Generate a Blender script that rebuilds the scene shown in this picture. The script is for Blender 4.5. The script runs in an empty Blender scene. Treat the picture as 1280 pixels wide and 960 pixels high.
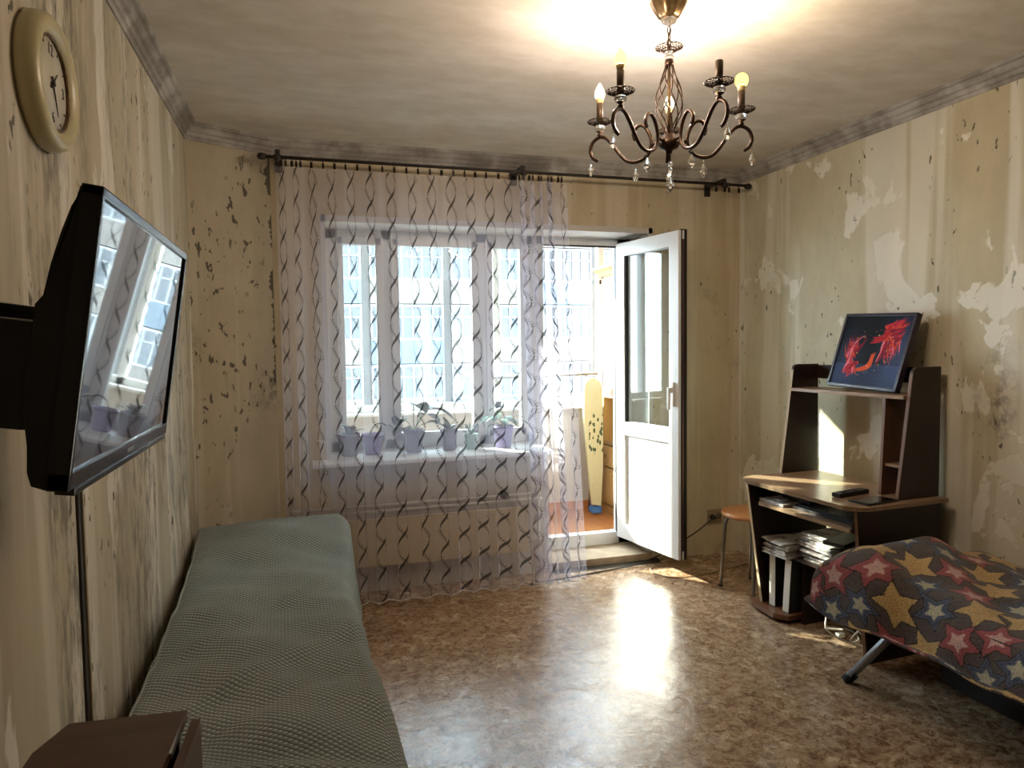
import bpy, bmesh, math, random
import numpy as np
from mathutils import Vector, Matrix
random.seed(7); rng = np.random.RandomState(7)
PI = math.pi
SC = bpy.context.scene
C = SC.collection

# ---------------------------------------------------------------- camera, sky, sun, exposure
yaw, pit, rol, F = 0.290845, 0.0537979, -0.0128252, 867.0
CAMZ = 1.38
fv = Vector((math.sin(yaw)*math.cos(pit), math.cos(yaw)*math.cos(pit), -math.sin(pit)))
rv = Vector((math.cos(yaw), -math.sin(yaw), 0)); uv_ = rv.cross(fv)
r2 = rv*math.cos(rol) + uv_*math.sin(rol); u2 = -rv*math.sin(rol) + uv_*math.cos(rol)
cd = bpy.data.cameras.new('camera'); cam = bpy.data.objects.new('camera', cd); C.objects.link(cam)
M = Matrix((r2, u2, -fv)).transposed().to_4x4(); M.translation = (0, 0, CAMZ)
cam.matrix_world = M
cd.sensor_width = 36; cd.lens = F*36/1280; cd.clip_start = 0.02; cd.clip_end = 300
SC.camera = cam

W = bpy.data.worlds.new('sky'); SC.world = W; W.use_nodes = True
bg = W.node_tree.nodes['Background']
bg.inputs[0].default_value = (0.80, 0.90, 1.0, 1); bg.inputs[1].default_value = 14.5

sd = bpy.data.lights.new('sun', 'SUN'); sun = bpy.data.objects.new('sun', sd); C.objects.link(sun)
sd.energy = 17; sd.angle = math.radians(0.6); sd.color = (1.0, 0.90, 0.74)
sdir = Vector((0.66*math.cos(math.radians(27.0)), -0.75*math.cos(math.radians(27.0)), -math.sin(math.radians(27.0))))
sun.rotation_euler = sdir.to_track_quat('-Z', 'Y').to_euler(); sun.location = (-6, 9, 6)

def portal(loc, sx, sy):
    l = bpy.data.lights.new('portal', 'AREA'); l.shape = 'RECTANGLE'; l.size = sx; l.size_y = sy
    l.cycles.is_portal = True
    o = bpy.data.objects.new('portal', l); C.objects.link(o); o.location = loc
    o.rotation_euler = (-PI/2, 0, 0)        # emits towards -y, into the room
portal((1.4, 5.28, 1.68), 3.1, 1.56)

SC.view_settings.view_transform = 'Standard'; SC.view_settings.look = 'None'
SC.view_settings.gamma = 1; SC.view_settings.use_curve_mapping = False
SC.view_settings.exposure = 1.05
SC.cycles.max_bounces = 12; SC.cycles.transparent_max_bounces = 24; SC.cycles.diffuse_bounces = 9
SC.cycles.sample_clamp_indirect = 8
BULB_W = 4.9

# ---------------------------------------------------------------- material helpers
def S(r, g, b):
    def f(c):
        c /= 255.0
        return c/12.92 if c <= 0.04045 else ((c+0.055)/1.055)**2.4
    return (f(r), f(g), f(b), 1)
class N:
    """small node-graph writer"""
    def __init__(s, name):
        s.m = bpy.data.materials.new(name); s.m.use_nodes = True
        s.t = s.m.node_tree; s.n = s.t.nodes; s.b = s.n['Principled BSDF']; s.out = s.n['Material Output']
    def node(s, ty, **kw):
        x = s.n.new(ty)
        for k, v in kw.items(): setattr(x, k, v)
        return x
    def lk(s, a, b): s.t.links.new(a, b)
    def val(s, sock, v):
        if isinstance(v, (int, float)): sock.default_value = v
        elif isinstance(v, tuple): sock.default_value = v
        else: s.lk(v, sock)
    def math(s, op, a, b=0.0, c=None, clamp=False):
        x = s.node('ShaderNodeMath', operation=op, use_clamp=clamp)
        s.val(x.inputs[0], a); s.val(x.inputs[1], b)
        if c is not None: s.val(x.inputs[2], c)
        return x.outputs[0]
    def coord(s, which='Object', scale=(1, 1, 1), rot=(0, 0, 0), loc=(0, 0, 0)):
        tc = s.node('ShaderNodeTexCoord'); mp = s.node('ShaderNodeMapping')
        mp.inputs['Scale'].default_value = scale; mp.inputs['Rotation'].default_value = rot; mp.inputs['Location'].default_value = loc
        s.lk(tc.outputs[which], mp.inputs[0]); return mp.outputs[0]
    def world(s, scale=(1, 1, 1), loc=(0, 0, 0)):
        g = s.node('ShaderNodeNewGeometry'); mp = s.node('ShaderNodeMapping')
        mp.inputs['Scale'].default_value = scale; mp.inputs['Location'].default_value = loc
        s.lk(g.outputs['Position'], mp.inputs[0]); return mp.outputs[0]
    def noise(s, vec, scale, detail=3, rough=0.55, dist=0.0):
        x = s.node('ShaderNodeTexNoise'); s.lk(vec, x.inputs['Vector'])
        x.inputs['Scale'].default_value = scale; x.inputs['Detail'].default_value = detail
        x.inputs['Roughness'].default_value = rough; x.inputs['Distortion'].default_value = dist
        return x.outputs['Fac']
    def ramp(s, fac, stops, interp='LINEAR'):
        x = s.node('ShaderNodeValToRGB'); s.lk(fac, x.inputs[0]); cr = x.color_ramp; cr.interpolation = interp
        while len(cr.elements) < len(stops): cr.elements.new(0.5)
        for e, (p, c) in zip(cr.elements, stops):
            e.position = p; e.color = c if isinstance(c, tuple) else (c, c, c, 1)
        return x.outputs[0]
    def mix(s, fac, a, b, bt='MIX'):
        x = s.node('ShaderNodeMix', data_type='RGBA', blend_type=bt)
        s.val(x.inputs['Factor'], fac); s.val(x.inputs['A'], a); s.val(x.inputs['B'], b)
        return x.outputs['Result']
    def bump(s, h, strength=0.3, dist=0.01):
        x = s.node('ShaderNodeBump'); x.inputs['Strength'].default_value = strength; x.inputs['Distance'].default_value = dist
        s.lk(h, x.inputs['Height']); s.lk(x.outputs[0], s.b.inputs['Normal']); return x.outputs[0]
    def fin(s, col=None, rough=0.6, metal=0.0, spec=0.5, **kw):
        if col is not None: s.val(s.b.inputs['Base Color'], col)
        s.val(s.b.inputs['Roughness'], rough); s.val(s.b.inputs['Metallic'], metal); s.val(s.b.inputs['Specular IOR Level'], spec)
        for k, v in kw.items(): s.val(s.b.inputs[k], v)
        return s.m

def plain(name, c, rough=0.6, metal=0.0, var=0.12, sc=30, bump=0.0, spec=0.5, **kw):
    g = N(name); v = g.coord()
    f = g.noise(v, sc, 3)
    k = g.ramp(f, [(0.3, 1-var), (0.7, 1.0)])
    col = g.mix(1.0, c, k, 'MULTIPLY')
    if bump: g.bump(f, bump, 0.003)
    return g.fin(col, rough, metal, spec, **kw)

def wall_mat(name, a, b, pale, streak, seed, smudge=0.55, patch=0.57, speck=0.70):
    """old plaster after the wallpaper was pulled off: tan paper rests, pale filler, grey smudges, dark chips"""
    g = N(name)
    v = g.world((1, 1, streak), (seed, seed*2, seed))
    v1 = g.world((1, 1, min(1, streak*1.6)), (seed+3, seed, 0))
    broad = g.noise(v, 1.3, 3, 0.5)
    fine = g.noise(v, 9, 6, 0.65)
    col = g.mix(g.ramp(broad, [(0.35, 0.0), (0.62, 1.0)]), a, b)
    col = g.mix(g.ramp(fine, [(0.3, 0.35), (0.7, 0.0)]), col, (a[0]*0.62, a[1]*0.60, a[2]*0.55, 1))
    # vertical strips left by the rolls of paper
    strips = g.noise(g.world((1, 1, 0.04), (seed+9, 0, 0)), 5.0, 3, 0.6)
    col = g.mix(g.ramp(strips, [(0.50, 0.0), (0.58, 0.55)]), col, pale)
    # pale filler patches with crisp rims
    p = g.noise(v1, 3.4, 5, 0.55, 0.4)
    pm = g.ramp(p, [(patch, 0.0), (patch+0.018, 0.85)])
    col = g.mix(pm, col, pale)
    # grey mould / scraped smudges
    q = g.noise(g.world((1, 1, min(1, streak*1.2)), (seed+20, seed, 5)), 2.0, 3, 0.5)
    r = g.noise(v1, 26, 5, 0.7)
    sm = g.math('MULTIPLY', g.ramp(q, [(smudge, 0.0), (smudge+0.09, 1.0)]), g.ramp(r, [(0.44, 0.0), (0.60, 0.8)]))
    col = g.mix(sm, col, (0.17, 0.155, 0.125, 1))
    # dark chips
    t = g.noise(g.world((1, 1, 0.5), (seed, 8, seed)), 38, 2, 0.5)
    w = g.noise(g.world((1, 1, 0.5), (seed+31, 2, 1)), 3.2, 2, 0.5)
    ch = g.math('MULTIPLY', g.ramp(t, [(speck-0.03, 0.0), (speck, 1.0)]), g.ramp(w, [(0.48, 0.0), (0.56, 0.85)]))
    col = g.mix(ch, col, (0.075, 0.066, 0.050, 1))
    if seed == 4.2:     # long flake of missing plaster beside the window corner
        sp = g.node('ShaderNodeSeparateXYZ'); g.lk(g.world(), sp.inputs[0])
        zn = g.noise(g.world((0, 0, 1), (0, 0, 3)), 5, 4, 0.7)
        wd = g.math('MULTIPLY', g.math('SUBTRACT', zn, 0.47), 0.20)
        dx_ = g.math('SUBTRACT', -0.146, sp.outputs[0])
        ck_ = g.math('MULTIPLY', g.math('LESS_THAN', dx_, wd), g.math('GREATER_THAN', sp.outputs[2], 1.15))
        col = g.mix(g.math('MULTIPLY', ck_, 0.85), col, (0.055, 0.055, 0.042, 1))
    h = g.math('ADD', g.math('MULTIPLY', pm, 0.6), g.math('MULTIPLY', fine, 0.6))
    g.bump(h, 0.45, 0.006)
    return g.fin(col, 0.86, 0, 0.25)

M_wall_left = wall_mat('peeled_plaster_left', S(170, 157, 134), S(192, 182, 160), S(214, 208, 194), 0.16, 1.7, 0.50, 0.585, 0.68)
M_wall_slant = wall_mat('peeled_plaster_corner', S(182, 169, 144), S(196, 185, 162), S(214, 208, 190), 0.45, 4.2, 0.60, 0.66, 0.66)
M_wall_back = wall_mat('peeled_plaster_back', S(194, 179, 148), S(204, 191, 163), S(218, 209, 188), 0.6, 12.0, 0.66, 0.69, 0.72)
M_wall_right = wall_mat('peeled_plaster_right', S(194, 182, 152), S(210, 204, 180), S(232, 229, 217), 0.5, 22.3, 0.61, 0.585, 0.70)
M_plain_wall = wall_mat('grey_plaster', S(190, 182, 170), S(200, 194, 184), S(212, 208, 200), 0.6, 31, 0.75, 0.72, 0.75)

g = N('whitewashed_ceiling'); v = g.world((1, 3.2, 1))
f = g.noise(v, 1.6, 5, 0.6); f2 = g.noise(g.world((1, 1.6, 1)), 6, 5, 0.65)
col = g.mix(g.ramp(f, [(0.35, 0.0), (0.65, 1.0)]), S(206, 198, 184), S(222, 216, 206))
col = g.mix(g.ramp(f2, [(0.35, 0.45), (0.6, 0.0)]), col, S(190, 180, 164))
g.bump(f2, 0.3, 0.004)
M_ceiling = g.fin(col, 0.9, 0, 0.2)

g = N('dirty_cornice'); f = g.noise(g.world(), 7, 4, 0.6); f2 = g.noise(g.world(), 2.2, 3)
col = g.mix(g.ramp(f, [(0.4, 0.0), (0.6, 1.0)]), S(142, 136, 128), S(182, 178, 172))
col = g.mix(g.ramp(f2, [(0.5, 0.0), (0.7, 0.7)]), col, S(96, 90, 82))
g.bump(f, 0.5, 0.006); M_cornice = g.fin(col, 0.8, 0, 0.3)

# floor: brown marbled linoleum with a slightly wavy gloss
g = N('marbled_linoleum')
v = g.world((1, 1, 1))
n1 = g.noise(v, 26, 6, 0.72, 0.9); n2 = g.noise(v, 6.5, 4, 0.6, 0.5); n3 = g.noise(v, 60, 4, 0.7, 0.8)
col = g.ramp(n1, [(0.30, S(92, 64, 46)), (0.42, S(144, 112, 84)), (0.52, S(180, 150, 118)), (0.66, S(208, 184, 154))])
col = g.mix(g.ramp(n2, [(0.36, 0.35), (0.56, 0.0)]), col, S(104, 74, 54))
col = g.mix(g.ramp(n3, [(0.36, 0.7), (0.44, 0.0)]), col, S(60, 38, 26))
wv = g.noise(g.world((1, 1, 1), (5, 5, 0)), 9, 3, 0.5, 0.6); wv2 = g.noise(g.world(), 42, 4, 0.6, 1.0)
g.bump(g.math('ADD', g.math('MULTIPLY', wv, 1.0), g.math('MULTIPLY', wv2, 0.22)), 0.25, 0.012)
M_floor = g.fin(col, g.ramp(n2, [(0.3, 0.19), (0.7, 0.30)]), 0, 0.6)

M_pvc = plain('white_pvc', S(226, 226, 224), 0.32, var=0.04, sc=4)
M_pvc_shade = plain('aged_white_paint', S(206, 202, 194), 0.5, var=0.12, sc=8)
M_seal = plain('black_rubber', S(24, 22, 22), 0.6)
M_metal = plain('chrome', S(190, 190, 192), 0.22, 1.0, 0.05)
M_steel = plain('brushed_steel', S(150, 148, 142), 0.35, 1.0, 0.1)
M_black = plain('black_plastic', S(14, 14, 15), 0.45)
M_blackgloss = plain('gloss_black_plastic', S(12, 12, 13), 0.15)
M_white = plain('white_plastic', S(225, 223, 215), 0.4, var=0.05)
M_rod = plain('dark_painted_rod', S(58, 52, 46), 0.5, 0.3, 0.4, 20)
M_clip = plain('bronze_clip', S(44, 36, 28), 0.4, 0.6)

g = N('window_glass')
tr = g.node('ShaderNodeBsdfTransparent'); tr.inputs[0].default_value = (0.93, 0.97, 0.97, 1)
gl = g.node('ShaderNodeBsdfGlossy'); gl.inputs['Roughness'].default_value = 0.01
fr = g.node('ShaderNodeLayerWeight'); fr.inputs['Blend'].default_value = 0.5
fz = g.math('ADD', g.math('MULTIPLY', g.math('POWER', fr.outputs['Facing'], 4.0), 0.7), 0.04)
mx = g.node('ShaderNodeMixShader')
g.lk(fz, mx.inputs[0]); g.lk(tr.outputs[0], mx.inputs[1]); g.lk(gl.outputs[0], mx.inputs[2]); g.lk(mx.outputs[0], g.out.inputs[0])
M_glass = g.m

# sheer curtain with a printed double spiral of ribbons and leaf sprigs
g = N('printed_sheer_voile')
tc = g.node('ShaderNodeTexCoord'); sp = g.node('ShaderNodeSeparateXYZ'); g.lk(tc.outputs['UV'], sp.inputs[0])
U, V = sp.outputs[0], sp.outputs[1]
WC = 0.150; PV = 0.30; AMP = 0.030
cell = g.math('DIVIDE', U, WC)
ci = g.math('FLOOR', cell)
du = g.math('MULTIPLY', g.math('SUBTRACT', g.math('SUBTRACT', cell, ci), 0.5), WC)
ph = g.math('MULTIPLY', g.math('FRACT', g.math('MULTIPLY', ci, 0.37)), 6.283)
th = g.math('ADD', g.math('MULTIPLY', V, 2*PI/PV), ph)
sn = g.math('SINE', th); cs = g.math('COSINE', th)
def strand(sign):
    x = g.math('MULTIPLY', sn, AMP*sign)
    d = g.math('ABSOLUTE', g.math('SUBTRACT', du, x))
    c = g.math('MULTIPLY', cs, float(sign))
    up = g.math('MAXIMUM', c, 0.0)
    w = g.math('ADD', g.math('MULTIPLY', g.math('POWER', up, 1.5), 0.0060), 0.0007)
    rib = g.math('LESS_THAN', d, w)
    # leafy half
    neg = g.math('LESS_THAN', c, -0.05)
    sd_ = g.math('SUBTRACT', du, x)
    a = g.math('SINE', g.math('MULTIPLY', g.math('SUBTRACT', V, g.math('MULTIPLY', d, 0.9)), 2*PI/0.0125))
    leaf = g.math('MULTIPLY', g.math('GREATER_THAN', a, 0.15), g.math('LESS_THAN', d, 0.0085))
    leaf = g.math('MULTIPLY', leaf, g.math('GREATER_THAN', g.math('ABSOLUTE', g.math('SUBTRACT', d, 0.005)), 0.0013))
    leaf = g.math('MULTIPLY', leaf, neg)
    return g.math('MAXIMUM', rib, leaf)
pat = g.math('MAXIMUM', strand(1), strand(-1))
# small flower ring where the ribbons start
fy = g.math('SUBTRACT', g.math('FRACT', g.math('DIVIDE', th, 2*PI)), 0.19)
dy = g.math('MULTIPLY', fy, PV); dx = g.math('SUBTRACT', du, AMP*0.95)
rr = g.math('SQRT', g.math('ADD', g.math('MULTIPLY', dx, dx), g.math('MULTIPLY', dy, dy)))
an = g.math('ARCTAN2', dy, dx)
pr_ = g.math('ADD', 0.0085, g.math('MULTIPLY', g.math('ABSOLUTE', g.math('SINE', g.math('MULTIPLY', an, 2.5))), 0.006))
fl = g.math('LESS_THAN', g.math('ABSOLUTE', g.math('SUBTRACT', rr, pr_)), 0.0012)
pat = g.math('MAXIMUM', pat, fl)
df = g.node('ShaderNodeBsdfDiffuse'); tl = g.node('ShaderNodeBsdfTranslucent'); tp = g.node('ShaderNodeBsdfTransparent')
fc = g.mix(pat, S(238, 236, 255), S(54, 51, 54))
g.lk(fc, df.inputs[0]); g.lk(fc, tl.inputs[0])
m1 = g.node('ShaderNodeMixShader'); m1.inputs[0].default_value = 0.5; g.lk(df.outputs[0], m1.inputs[1]); g.lk(tl.outputs[0], m1.inputs[2])
weave = g.math('MULTIPLY', g.noise(g.coord('UV', (1, 0.02, 1)), 160, 2), 0.05)
al = g.math('ADD', g.math('MULTIPLY', pat, 0.58), g.math('ADD', 0.235, weave), clamp=True)
m2 = g.node('ShaderNodeMixShader'); g.lk(al, m2.inputs[0]); g.lk(tp.outputs[0], m2.inputs[1]); g.lk(m1.outputs[0], m2.inputs[2])
g.lk(m2.outputs[0], g.out.inputs[0]); M_sheer = g.m

# honeycomb knitted bedspread
g = N('waffle_bedspread')
tc = g.node('ShaderNodeTexCoord'); sp = g.node('ShaderNodeSeparateXYZ'); g.lk(tc.outputs['UV'], sp.inputs[0])
a = g.math('MULTIPLY', sp.outputs[0], 2*PI/0.022); b_ = g.math('MULTIPLY', sp.outputs[1], 2*PI/0.018)
hh = g.math('MULTIPLY', g.math('ADD', g.math('COSINE', a), g.math('COSINE', b_)), 0.6)
hh = g.math('ABSOLUTE', hh)
nz = g.noise(g.coord('UV'), 3, 4); nf = g.noise(g.coord('UV'), 220, 2)
col = g.mix(g.ramp(nz, [(0.35, 0.0), (0.65, 1.0)]), S(146, 157, 152), S(166, 175, 168))
col = g.mix(g.math('MULTIPLY', g.ramp(hh, [(0.0, 1.0), (0.55, 0.0)]), 0.75), col, S(66, 74, 70))
g.bump(g.math('ADD', hh, g.math('MULTIPLY', nf, 0.3)), 0.9, 0.006)
M_spread = g.fin(col, 0.95, 0, 0.1, **{'Sheen Weight': 0.25})

g = N('fleece_star_print')
at = g.node('ShaderNodeAttribute', attribute_name='print')
nf = g.noise(g.coord(), 240, 3, 0.7); nm = g.noise(g.coord(), 34, 3)
col = g.mix(1.0, at.outputs['Color'], g.ramp(nf, [(0.35, 0.50), (0.62, 1.25)]), 'MULTIPLY')
g.bump(g.math('ADD', nf, g.math('MULTIPLY', nm, 1.2)), 0.8, 0.006)
M_star = g.fin(col, 0.95, 0, 0.1, **{'Sheen Weight': 0.3})

g = N('painted_canvas')
at = g.node('ShaderNodeAttribute', attribute_name='print'); nf = g.noise(g.coord(), 120, 3)
g.bump(nf, 0.3, 0.002); M_canvas = g.fin(at.outputs['Color'], 0.6, 0, 0.15)

def wood(name, a, b, sc=(18, 1.2, 18), rough=0.4, **kw):
    g = N(name); f = g.noise(g.coord('Object', sc), 3, 5, 0.6, 0.6)
    col = g.mix(g.ramp(f, [(0.3, 0.0), (0.7, 1.0)]), a, b); g.bump(f, 0.08, 0.002)
    return g.fin(col, rough, **kw)
M_wenge = wood('dark_brown_laminate', S(30, 19, 14), S(44, 28, 20), (3, 3, 1), 0.38)
M_top = wood('walnut_top_laminate', S(132, 104, 80), S(162, 134, 106), (14, 2, 14), 0.28)
M_edge = plain('pale_edge_band', S(196, 172, 138), 0.45)
M_inner = wood('brown_laminate', S(96, 62, 40), S(120, 82, 54), (3, 3, 1), 0.4)
M_cabinet = wood('mahogany_veneer', S(58, 34, 26), S(82, 52, 40), (2, 14, 14), 0.3)
M_stoolwood = wood('beech_seat', S(186, 122, 72), S(206, 146, 92), (8, 8, 8), 0.35)
M_pine = wood('pine_furniture', S(146, 112, 64), S(168, 134, 84), (10, 10, 2), 0.4)
M_oakfloor = wood('orange_laminate_floor', S(160, 100, 54), S(182, 124, 74), (8, 1.5, 8), 0.3)
M_brass = plain('antique_brass', S(128, 106, 78), 0.32, 0.85, 0.35, 60)
M_darkbrass = plain('dark_bronze', S(66, 48, 38), 0.38, 0.7, 0.3, 60)
M_candle = plain('brown_candle_sleeve', S(70, 54, 38), 0.45, 0.3)
M_cord_white = plain('white_cord', S(214, 206, 188), 0.5)
M_radiator = plain('cream_enamel', S(192, 174, 138), 0.45, var=0.06)
M_pipe = plain('cream_pipe', S(204, 198, 186), 0.4)
M_concrete = plain('worn_concrete', S(170, 150, 124), 0.85, var=0.35, sc=12, bump=0.4)
M_darkstrip = plain('dark_wood_strip', S(44, 34, 24), 0.6, var=0.3)
M_tanstrip = plain('tan_paint_strip', S(168, 152, 116), 0.7, var=0.2)
M_bulbbase = plain('white_bulb_collar', S(228, 206, 160), 0.4)

def crystal():
    g = N('cut_crystal')
    g.fin((0.96, 0.96, 0.96, 1), 0.02, 0, 0.8, **{'Transmission Weight': 0.9, 'IOR': 1.5})
    return g.m
M_crystal = crystal()
def bulb_mat(name, c, st):
    g = N(name); em = g.node('ShaderNodeEmission'); em.inputs[0].default_value = c; em.inputs[1].default_value = st
    tr = g.node('ShaderNodeBsdfTransparent'); tr.inputs[0].default_value = (1.0, .90, .55, 1) if c[2] < .3 else (1, .96, .8, 1)
    mx = g.node('ShaderNodeMixShader'); mx.inputs[0].default_value = 0.25
    g.lk(tr.outputs[0], mx.inputs[1]); g.lk(em.outputs[0], mx.inputs[2])
    g.lk(mx.outputs[0], g.out.inputs[0]); return g.m
M_bulb_y = bulb_mat('lit_yellow_bulb', (1.0, 0.78, 0.10, 1), 6)
M_bulb_w = bulb_mat('lit_white_bulb', (1.0, 0.90, 0.62, 1), 9)

# ---------------------------------------------------------------- mesh helpers
class MB:
    def __init__(s): s.bm = bmesh.new(); s.uv = None
    def _add(s, verts, faces, smooth=False):
        vs = [s.bm.verts.new(v) for v in verts]
        out = []
        for f in faces:
            try:
                ff = s.bm.faces.new([vs[i] for i in f]); ff.smooth = smooth; out.append(ff)
            except ValueError: pass
        return vs, out
    def box(s, x0, x1, y0, y1, z0, z1, bev=0.0):
        v = [(x, y, z) for x in (x0, x1) for y in (y0, y1) for z in (z0, z1)]
        f = [(0, 1, 3, 2), (4, 6, 7, 5), (0, 4, 5, 1), (2, 3, 7, 6), (0, 2, 6, 4), (1, 5, 7, 3)]
        vs, fs = s._add(v, f)
        if bev:
            es = list({e for ff in fs for e in ff.edges})
            bmesh.ops.bevel(s.bm, geom=es, offset=bev, segments=2, affect='EDGES', profile=0.7)
        return s
    def prism(s, poly, z0, z1, axis='z', bev=0.0):
        def P(a, b, c): return {'z': (a, b, c), 'y': (a, c, b), 'x': (c, a, b)}[axis]
        n = len(poly)
        v = [P(a, b, z0) for a, b in poly] + [P(a, b, z1) for a, b in poly]
        f = [tuple(range(n))[::-1], tuple(range(n, 2*n))] + [(i, (i+1) % n, n+(i+1) % n, n+i) for i in range(n)]
        vs, fs = s._add(v, f)
        if bev:
            es = list({e for ff in fs[:2] for e in ff.edges})
            bmesh.ops.bevel(s.bm, geom=es, offset=bev, segments=2, affect='EDGES', profile=0.7)
        return s
    def tube(s, pts, r, seg=8, cap=True):
        pts = [Vector(p) for p in pts]; n = len(pts)
        rs = r if isinstance(r, (list, tuple)) else [r]*n
        t0 = (pts[1]-pts[0]).normalized(); up = Vector((0, 0, 1)) if abs(t0.z) < 0.9 else Vector((1, 0, 0))
        nrm = t0.cross(up).normalized(); V_ = []
        for i in range(n):
            t = (pts[min(i+1, n-1)]-pts[max(i-1, 0)]).normalized()
            nrm = (nrm - t*nrm.dot(t)).normalized(); b = t.cross(nrm)
            for k in range(seg):
                a = 2*PI*k/seg; V_.append(pts[i] + (nrm*math.cos(a)+b*math.sin(a))*rs[i])
        F_ = [(i*seg+k, i*seg+(k+1) % seg, (i+1)*seg+(k+1) % seg, (i+1)*seg+k) for i in range(n-1) for k in range(seg)]
        if cap: F_ += [tuple(range(seg))[::-1], tuple(range((n-1)*seg, n*seg))]
        s._add(V_, F_, True); return s
    def lathe(s, prof, c=(0, 0, 0), seg=20, axis='z', cap=True):
        V_ = []
        for r, h in prof:
            for k in range(seg):
                a = 2*PI*k/seg; p = (r*math.cos(a), r*math.sin(a), h)
                if axis == 'x': p = (p[2], p[0], p[1])
                if axis == 'y': p = (p[0], p[2], p[1])
                V_.append((p[0]+c[0], p[1]+c[1], p[2]+c[2]))
        n = len(prof)
        F_ = [(i*seg+k, i*seg+(k+1) % seg, (i+1)*seg+(k+1) % seg, (i+1)*seg+k) for i in range(n-1) for k in range(seg)]
        if cap and prof[0][0] > 1e-6: F_.append(tuple(range(seg))[::-1])
        if cap and prof[-1][0] > 1e-6: F_.append(tuple(range((n-1)*seg, n*seg)))
        s._add(V_, F_, True); return s
    def grid(s, P, uvs=None):
        """P: array (nu, nv, 3)"""
        nu, nv = P.shape[:2]
        vs = [s.bm.verts.new(tuple(P[i, j])) for i in range(nu) for j in range(nv)]
        L = s.bm.loops.layers.uv.verify() if uvs is not None else None
        for i in range(nu-1):
            for j in range(nv-1):
                ids = [(i, j), (i+1, j), (i+1, j+1), (i, j+1)]
                f = s.bm.faces.new([vs[a*nv+b] for a, b in ids]); f.smooth = True
                if L:
                    for lp, (a, b) in zip(f.loops, ids): lp[L].uv = tuple(uvs[a, b])
        return s
    def mesh(s, name):
        bmesh.ops.remove_doubles(s.bm, verts=s.bm.verts, dist=1e-6)
        bmesh.ops.recalc_face_normals(s.bm, faces=s.bm.faces)
        me = bpy.data.meshes.new(name); s.bm.to_mesh(me); s.bm.free(); return me

WM = {}
def tag(o, label=None, cat=None, group=None, kind=None):
    if label: o['label'] = label
    if cat: o['category'] = cat
    if group: o['group'] = group
    if kind: o['kind'] = kind
    return o
def empty(name, loc, label=None, cat=None, group=None, kind=None, rz=0.0):
    o = bpy.data.objects.new(name, None); C.objects.link(o); o.empty_display_size = 0.1
    o.location = loc; o.rotation_euler = (0, 0, rz)
    WM[o.name] = Matrix.Translation(loc) @ Matrix.Rotation(rz, 4, 'Z')
    return tag(o, label, cat, group, kind)
def ob(name, mb, mat, parent=None, label=None, cat=None, group=None, kind=None, local=False):
    me = mb.mesh(name) if isinstance(mb, MB) else mb
    me.materials.append(mat) if not me.materials else None
    o = bpy.data.objects.new(name, me); C.objects.link(o)
    if parent is not None:
        o.parent = parent
        w = WM[parent.name]
        WM[o.name] = w
        if not local: me.transform(w.inverted())
    else:
        if kind != 'structure':
            co = np.array([v.co[:] for v in me.vertices]); mn, mx_ = co.min(0), co.max(0)
            base = Vector(((mn[0]+mx_[0])/2, (mn[1]+mx_[1])/2, mn[2]))
            me.transform(Matrix.Translation(-base)); o.location = base
            WM[o.name] = Matrix.Translation(base)
        else: WM[o.name] = Matrix.Identity(4)
    return tag(o, label, cat, group, kind)
def copy_tree(o, parent=None):
    c = o.copy(); C.objects.link(c)
    if parent is not None: c.parent = parent
    WM[c.name] = WM.get(o.name, Matrix.Identity(4))
    for ch in list(o.children): copy_tree(ch, c)
    return c
def spline(pts, n=8):
    P = [Vector(p) for p in pts]; out = []
    for i in range(len(P)-1):
        p0 = P[max(i-1, 0)]; p1 = P[i]; p2 = P[i+1]; p3 = P[min(i+2, len(P)-1)]
        for k in range(n):
            t = k/n
            out.append(0.5*((2*p1)+(p2-p0)*t+(2*p0-5*p1+4*p2-p3)*t*t+(3*p1-p0-3*p2+p3)*t**3))
    out.append(P[-1]); return out
def set_print(o, colors):
    ca = o.data.color_attributes.new('print', 'FLOAT_COLOR', 'POINT')
    ca.data.foreach_set('color', np.asarray(colors, dtype=np.float32).ravel())

# ================================================================= SETTING
XL, XR, YB, YF, H = -0.53, 2.745, 3.95, 4.20, 2.49
ob('floor', MB().box(-0.75, 3.0, -2.2, 3.95, -0.12, 0.0), M_floor, kind='structure')
ob('ceiling', MB().box(-0.75, 3.0, -2.2, 4.2, H, H+0.15), M_ceiling, kind='structure')
ob('wall_left', MB().box(XL-0.2, XL, -2.2, 3.76, 0, H), M_wall_left, kind='structure')
ob('wall_right', MB().box(XR, XR+0.2, -2.2, 4.2, 0, H), M_wall_right, kind='structure')
ob('wall_near', MB().box(-0.75, 3.0, -2.4, -2.2, 0, H), M_plain_wall, kind='structure')
ob('wall_corner', MB().prism([(-0.53, 3.76), (-0.146, 3.95), (-0.146, 4.2), (-0.73, 4.2), (-0.73, 3.76)], 0, H), M_wall_slant, kind='structure')
wb = MB()
wb.box(-0.146, 0.12, YB, YF+0.08, 0, H); wb.box(0.12, 2.11, YB, YF+0.08, 2.105, H); wb.box(2.11, XR, YB, YF+0.08, 0, H)
ob('wall_back', wb, M_wall_back, kind='structure')
ob('wall_back_sill', MB().box(0.12, 1.40, YB, YF+0.08, 0, 0.75), M_plain_wall, kind='structure')
# plastered white reveal of the window and door opening
rv_ = MB()
rv_.box(0.10, 2.112, YB-0.004, YF, 2.075, 2.109); rv_.box(2.085, 2.114, YB-0.004, YF, 0.0, 2.109); rv_.box(0.105, 0.13, YB-0.004, YF, 0.76, 2.109)
ob('trim_1', rv_, M_pvc_shade, kind='structure')

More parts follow.
